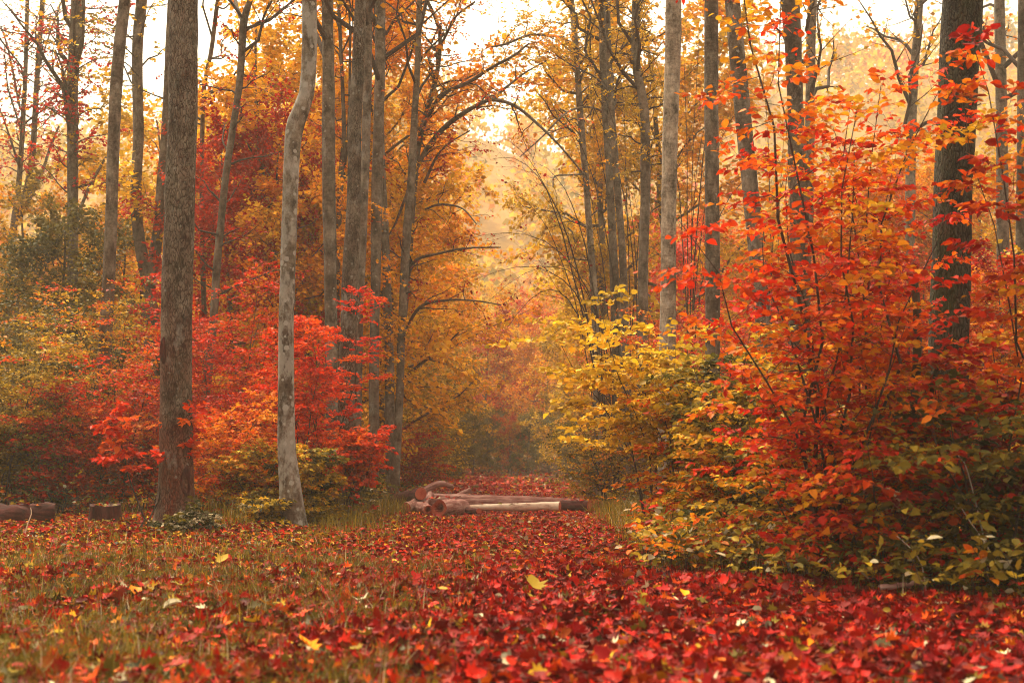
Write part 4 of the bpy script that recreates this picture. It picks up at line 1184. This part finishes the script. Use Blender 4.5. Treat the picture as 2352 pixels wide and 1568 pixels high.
g.add(np.concatenate([rows[-1], rows[-1] * np.array([.5, .5, 1]) - np.array([0, 0, .006]), [[0, 0, .235]]]), np.concatenate([np.stack([k, (k + 1) % sd, sd + (k + 1) % sd, sd + k], -1)]))
g.add(np.concatenate([rows[-1] * np.array([.5, .5, 1]) - np.array([0, 0, .006]), [[0, 0, .235]]]), np.stack([k, (k + 1) % sd, np.full(sd, sd)], -1))
g.build("cut_top", M_ROT, root)

# stick on the ground at the right
a, b = gp(2010, 9.2, .045), gp(2105, 9.3, .055)
st = log("stick", "weathered stick lying among leaves below the dark olive shrub", a, b, .018, .014, M_LOG, 214, (False, False))
st["category"] = "stick"; st["group"] = "sticks on the forest floor"

# ------------------------------------------------------------------ leaf carpet
rng = np.random.default_rng(123)


def scatter(n, y0, y1, xf, margin=1.0):
    y = np.sqrt(rng.uniform(y0 ** 2, y1 ** 2, n))
    x = rng.uniform(-1, 1, n) * (y * xf + margin)
    return x, y


def litter_tones(x, y, n):
    """red carpet on the track, tan, olive and gold mixed in towards the verges"""
    k = rng.random(n)
    t = np.where(k < .56, rng.normal(.90, .04, n), np.where(k < .76, rng.normal(.82, .04, n), np.where(k < .945, rng.normal(.72, .06, n), np.where(k < .965, rng.normal(.45, .06, n), rng.normal(.24, .06, n)))))
    pale = rng.random(n) < .022
    t = np.where(pale, .02, t)
    side = sstep(.5, 2.3, np.abs(x - path_c(y))) * sstep(9, 13, y) + sstep(-.6, -2.0, x) * (1 - sstep(9, 13, y)) * .8
    mixd = rng.random(n) < .06 * sstep(10, 14, y) + side * .42
    t = np.where(mixd, np.where(rng.random(n) < .6, rng.normal(.27, .07, n), rng.normal(.62, .12, n)), t)
    return np.clip(t, 0, .99)


def litter_norm(n, tilt):
    N = Z + tilt * rng.normal(size=(n, 3)); N[:, 2] = np.abs(N[:, 2]) + .15
    return unit(N)


gl = Geo()
x, y = scatter(52000, 4.2, 11.5, .42)
n = len(x); z = gz(x, y) + .02 + .065 * rng.random(n) ** 1.5 + .035 * np.sin(x * 3.1) * np.cos(y * 2.3)
L = .060 * (.5 + 1.0 * rng.random(n) ** 1.3); D = np.stack([rng.normal(size=n), rng.normal(size=n), .15 * rng.normal(size=n)], -1)
N = litter_norm(n, .60); tn = litter_tones(x, y, n); sh = 1.3 * rng.random(n) ** 1.8 - .32
P = np.stack([x, y, z], -1)
# the 300 nearest in view are leaves of their own on the ground
inview = (np.abs(x) < y * .36) & (y > 5.7) & (z > np.median(z))
idx = np.where(inview)[0]; idx = idx[np.argsort(y[idx] - 6 * L[idx])][:600]; idx = idx[::2][:300]
leaf_objects(ground, np.zeros(3), P[idx] + Z * .018, D[idx], N[idx], L[idx] * 1.12, tn[idx], sh[idx], (.5, .5, .95), 'maple', rng, litter=True)
keep = np.ones(n, bool); keep[idx] = False
half = keep & (rng.random(n) < .62)
gl.leaves(P[half], D[half], N[half], L[half] * 1.1, L[half] * 1.1, 'maple', tn[half], sh[half], .5 + 2.0 * rng.random(half.sum()))
oth = keep & ~half
gl.leaves(P[oth], D[oth], N[oth], L[oth] * .95, L[oth] * .55, 'oval', tn[oth], sh[oth], .5 + 3.0 * rng.random(oth.sum()))
x, y = scatter(64000, 11.5, 20, .40)
n = len(x); z = gz(x, y) + .02 + .05 * rng.random(n)
L = .062 * (.55 + .8 * rng.random(n)); D = np.stack([rng.normal(size=n), rng.normal(size=n), .2 * rng.normal(size=n)], -1)
gl.leaves(np.stack([x, y, z], -1), D, litter_norm(n, .55), L, L * .75, 'oval', litter_tones(x, y, n), 1.25 * rng.random(n) ** 1.4 - .25, .5 + 2.5 * rng.random(n))
x, y = scatter(56000, 20, 36, .0, 7.0)
n = len(x); z = gz(x, y) + .02 + .025 * rng.random(n)
L = .07 * (.55 + .8 * rng.random(n)); D = np.stack([rng.normal(size=n), rng.normal(size=n), .2 * rng.normal(size=n)], -1)
gl.leaves(np.stack([x, y, z], -1), D, litter_norm(n, .55), L, L * .8, 'rhomb', litter_tones(x, y, n), 1.2 * rng.random(n) - .2, .5 + 2.5 * rng.random(n))
y = rng.uniform(36, 80, 16000); x = path_c(y) + rng.normal(size=16000) * 1.9
n = len(x); z = gz(x, y) + .03 + .05 * rng.random(n)
L = .15 * (.6 + .7 * rng.random(n)); D = np.stack([rng.normal(size=n), rng.normal(size=n), .2 * rng.normal(size=n)], -1)
gl.leaves(np.stack([x, y, z], -1), D, litter_norm(n, .5), L, L * .8, 'rhomb', litter_tones(x, y, n), rng.random(n))
rng2 = np.random.default_rng(9)
for (x0, d0, x1, d1, up_) in ((990, 25.2, 1320, 25.0, .27), (1080, 23.9, 1280, 23.4, .17), (1292, 24.4, 1350, 24.2, .23), (985, 23.4, 1062, 23.8, .30), (930, 25.6, 968, 24.4, .36), (0, 17.62, 120, 17.85, .24), (228, 18.45, 264, 18.45, .245), (226, 18.55, 266, 18.6, .245)):
    n = 16; t = rng2.random(n); x = px_x(x0 + (x1 - x0) * t, d0 + (d1 - d0) * t); y = d0 + (d1 - d0) * t
    L = .07 * (.6 + .7 * rng2.random(n)); D = rng2.normal(size=(n, 3)) * np.array([1, 1, .2])
    gl.leaves(np.stack([x, y, gz(x, y) + up_ + .01 * rng2.random(n)], -1), D, litter_norm(n, .4), L, L * .8, 'oval', litter_tones(x, y, n), rng2.random(n))
lit = gl.build("leaf_litter", M_LITTER, ground, (.5, .5, .93), kind="stuff")

# single fallen leaves that stand out
singles = [
    ("large yellow-green maple leaf tipped up in the middle foreground", 1232, 1385, .16, .315, .95, 'maple', 20),
    ("broad olive-yellow leaf poking up from the grass, left foreground", 507, 1320, .12, .37, .9, 'maple', -30),
    ("pale grey-green leaf lying flat, right of the middle foreground", 1570, 1303, .16, .02, .8, 'oval', 80),
    ("cream curled leaf among red ones below the russet verge shrub", 1560, 1192 + 95, .12, .015, 1.0, 'oval', 10),
    ("small upright orange-yellow leaf in the right foreground", 1568, 1372 + 28, .10, .52, 1.2, 'oval', 0),
    ("upright red leaf with a yellow edge in the left foreground", 318, 1275 + 110, .13, .60, 1.1, 'oval', 15),
    ("whitish leaf at the lower left among olive grass", 385, 1420, .11, .02, .8, 'round', -70),
    ("bright orange leaf near the bottom left of the leaf carpet", 730, 1525, .12, .58, 1.3, 'maple', 60),
]
for lb, xx, yy, ln_, tn_, val, shp, yaw in singles:
    d = min(40, H * F / max(25, (yy - HOR)))
    p = gp(xx, d, .10)
    leaf_mesh(shp, 1.3)
    o = bpy.data.objects.new("fallen_leaf", LEAF_MESH[(shp, 1.3, 1)]); COL.objects.link(o)
    o.location = p; o.rotation_euler = (math.radians(28 if shp == 'maple' else 22), math.radians(14), math.radians(yaw)); o.scale = (ln_, ln_, ln_)
    o.color = (tn_, 0, val, 1)
    tag(o, lb, "leaf", "single leaves that stand out on the carpet")
o = bpy.data.objects.new("hanging_leaf", LEAF_MESH[('round', 1.3)] if ('round', 1.3) in LEAF_MESH else leaf_mesh('round', 1.3)); COL.objects.link(o)
o.location = at(2068, 1152, 9.6); o.rotation_euler = (math.radians(82), math.radians(-24), 0); o.scale = (.085, .085, .085); o.color = (.03, 0, 1.1, 1)
tag(o, "pale grey leaf hanging in the dark bushes at the right", "leaf")

# ------------------------------------------------------------------ grass, low herbs, tall stalks
rng = np.random.default_rng(321)


def blades(g, bx_, by_, hmin, hmax, w, tone_m, tone_s, lean=.5):
    n = len(bx_)
    hgt = rng.uniform(hmin, hmax, n); az = rng.random(n) * 6.28
    dr = np.stack([np.cos(az), np.sin(az), np.zeros(n)], -1); sd_ = np.stack([-np.sin(az), np.cos(az), np.zeros(n)], -1)
    ln_ = lean * rng.random(n) + .1
    b0 = np.stack([bx_, by_, gz(bx_, by_)], -1)
    rows = []
    for t, ww in ((0, 1), (.55, .8), (1, .12)):
        c = b0 + dr * (hgt * ln_ * t ** 2)[:, None] + Z * (hgt * t * (1 - .25 * ln_ * t))[:, None]
        rows += [c - sd_ * (w * ww * .5), c + sd_ * (w * ww * .5)]
    V = np.stack(rows, 1).reshape(-1, 3)
    k = np.arange(n)[:, None] * 6
    Fc = np.concatenate([k + np.array([[0, 1, 3, 2]]), k + np.array([[2, 3, 5, 4]])])
    tn = np.clip(rng.normal(tone_m, tone_s, n), .1, .5); tn = np.where(rng.random(n) < .06, .03, tn)
    g.add(V, Fc, np.repeat(tn, 6), np.repeat(rng.random(n), 6))


gg = Geo()


def clear(x, y):
    return ~((y > 14.6) & (y < 19.9) & (x < -5.1) & (x > -7.4))


def tufts(nt, xs_, ys_, per, spread, *a, **k):
    c_ = clear(xs_, ys_) & ~((ys_ > 14.8) & (ys_ < 18.6) & (np.abs(xs_ + 4.2) < .55)) & ~((ys_ > 15.5) & (ys_ < 18.6) & (np.abs(xs_ + 2.85) < .45)) & (np.sin(xs_ * 2.3 + 1) * np.cos(ys_ * 1.9) + .5 * np.sin(xs_ * 5.1 - ys_ * 4.3) + .7 * rng.normal(size=len(xs_)) > -.15); xs_, ys_ = xs_[c_], ys_[c_]; nt = len(xs_)
    bx_ = np.repeat(xs_, per) + rng.normal(size=nt * per) * spread; by_ = np.repeat(ys_, per) + rng.normal(size=nt * per) * spread
    blades(gg, bx_, by_, *a, **k)


n = 2300; y = rng.uniform(4.8, 13, n); x = -rng.uniform(.0, 1, n) ** .7 * (y * .42 + .2) - .25; tufts(n, x, y, 20, .07, .07, .21, .0045, .22, .06, .9)
n = 1500; y = rng.uniform(12, 20, n); x = rng.uniform(-1, 1, n) * (y * .40); m_ = np.abs(x) > 1.3; x, y = x[m_], y[m_]; tufts(len(x), x, y, 14, .08, .07, .22, .007, .26, .07)
n = 900; y = rng.uniform(7.6, 13, n); x = rng.uniform(1.2, 5.0, n); m_ = y + rng.normal(size=n) * .6 > 12.3 - x * .95; x, y = x[m_], y[m_]; n = len(x); tufts(n, x, y, 14, .07, .07, .28, .006, .22, .07)
n = 1300; y = rng.uniform(20, 45, n); x = path_c(y) + np.where(rng.random(n) < .5, -1, 1) * rng.uniform(1.9, 6, n); tufts(n, x, y, 10, .15, .12, .35, .012, .25, .05)
n = 1500; y = rng.uniform(11, 21, n); x = rng.normal(size=n) * 1.3; tufts(n, x, y, 8, .1, .05, .13, .006, .28, .05)
n = 1100; y = rng.uniform(17.2, 27, n); x = rng.uniform(-4.6, -1.75, n); tufts(n, x, y, 9, .09, .14, .42, .007, .27, .06, .8)
n = 1100; y = rng.uniform(12.5, 26, n); x = rng.uniform(1.25, 3.2, n); tufts(n, x, y, 9, .09, .12, .40, .007, .28, .06, .8)
n = 260; y = rng.uniform(7.8, 12, n); x = rng.uniform(1.5, 4.6, n); m_ = y > 12.3 - x * .95; x, y = x[m_], y[m_]; tufts(n, x, y, 4, .1, .3, .75, .006, .32, .05, 1.1)
gr = gg.build("grass", M_LEAF, None, (.5, .5, .82), kind="stuff")
tag(gr, "thin olive grass along the verges of the leafy path", kind="stuff")

# low leafy undergrowth
gu, gs = Geo(), Geo()
n = 2600
y = rng.uniform(12.5, 34, n); x = rng.uniform(-1, 1, n) * (y * .40)
keep = (np.abs(x - path_c(y)) > 2.1 + .2 * rng.normal(size=n)) & ~((x < -.5) & (y < 19.6))
keep &= clear(x, y); x, y = x[keep], y[keep]
x2 = rng.uniform(1.1, 4.6, 1500); y2 = rng.uniform(7.2, 13, 1500); kk_ = (y2 + rng.normal(size=1500) * .6 > 12.2 - x2 * 1.0); x, y = np.concatenate([x, x2[kk_]]), np.concatenate([y, y2[kk_]])
n = len(x)
hgt = rng.uniform(.18, .65, n) * np.where((x > 0) & (y < 12.5), .75, 1.0)
az = rng.random(n) * 6.28
s = np.linspace(0, 1, 4)
b0 = np.stack([x, y, gz(x, y)], -1)
P = b0[:, None] + np.stack([np.cos(az), np.sin(az), np.zeros(n)], -1)[:, None] * (hgt[:, None] * .35 * s ** 2)[..., None] + Z * (hgt[:, None] * s)[..., None]
R = np.repeat((.004 * (1 - .6 * s))[None], n, 0)
gs.tubes(P, R, 3)
Bp, Br = spawn(P, R, 4, .35, 1, .20, 60, rng, .7, .1, -.1, 3, .7, .3, .06)
gs.tubes(Bp, Br, 3)
LP, LD, LN, kk = leaves_on(Bp, 5, rng, .5, .1)
pt = rng.choice([.13, .22, .28, .36, .62, .82], n, p=[.10, .24, .24, .14, .12, .16])
tn = np.clip(pt[kk // 4] + .05 * rng.normal(size=len(kk)), .09, .97); tn = np.where(rng.random(len(kk)) < .05, .02, tn)
lf = .075 * (.5 + .8 * rng.random(len(kk)))
gu.leaves(LP, LD, LN, lf, lf * .6, 'oval', tn, rng.random(len(kk)))
un = gu.build("undergrowth", M_LEAF, None, (.5, .5, .95), kind="stuff")
tag(un, "low tangled undergrowth of olive and russet leaves under the trees", kind="stuff")
us = gs.build("undergrowth_stems", M_TWIG, un, kind="stuff")


def stalk(label, pts, d, w):
    l2 = smooth_line(px_line([(a_, b_, w) for a_, b_ in pts], d), .05)
    base = np.array([l2[-1, 0], d, float(gz(l2[-1, 0], d))]); l2[:, :3] -= base; l2[-1, 2] = -.02
    root = thing("grass_stalk", label, "grass stalk", base, "tall dry stalks")
    l2[:, 3] *= np.linspace(.5, 1.2, len(l2))
    g = Geo(); g.tubes(l2[None, :, :3], l2[None, :, 3], 5)
    g.build("stem", M_LOGP, root)


stalk("dry pale grass stalk standing before the rotting log", [(70, 1165), (72, 1180), (60, 1215), (44, 1300)], 15.5, 4)
stalk("tall straw stalk arching over the dark olive shrub at the right", [(2190, 1040), (2215, 1062), (2240, 1150), (2262, 1250), (2270, 1330)], 9.6, 4)
stalk("straight straw stalk slanting right below the arching one", [(2195, 1145), (2230, 1200), (2270, 1260), (2295, 1340)], 9.4, 4)
stalk("bent straw stalk rising beside the weathered stick", [(2060, 1230), (2095, 1262), (2118, 1300), (2128, 1370)], 9.3, 3)
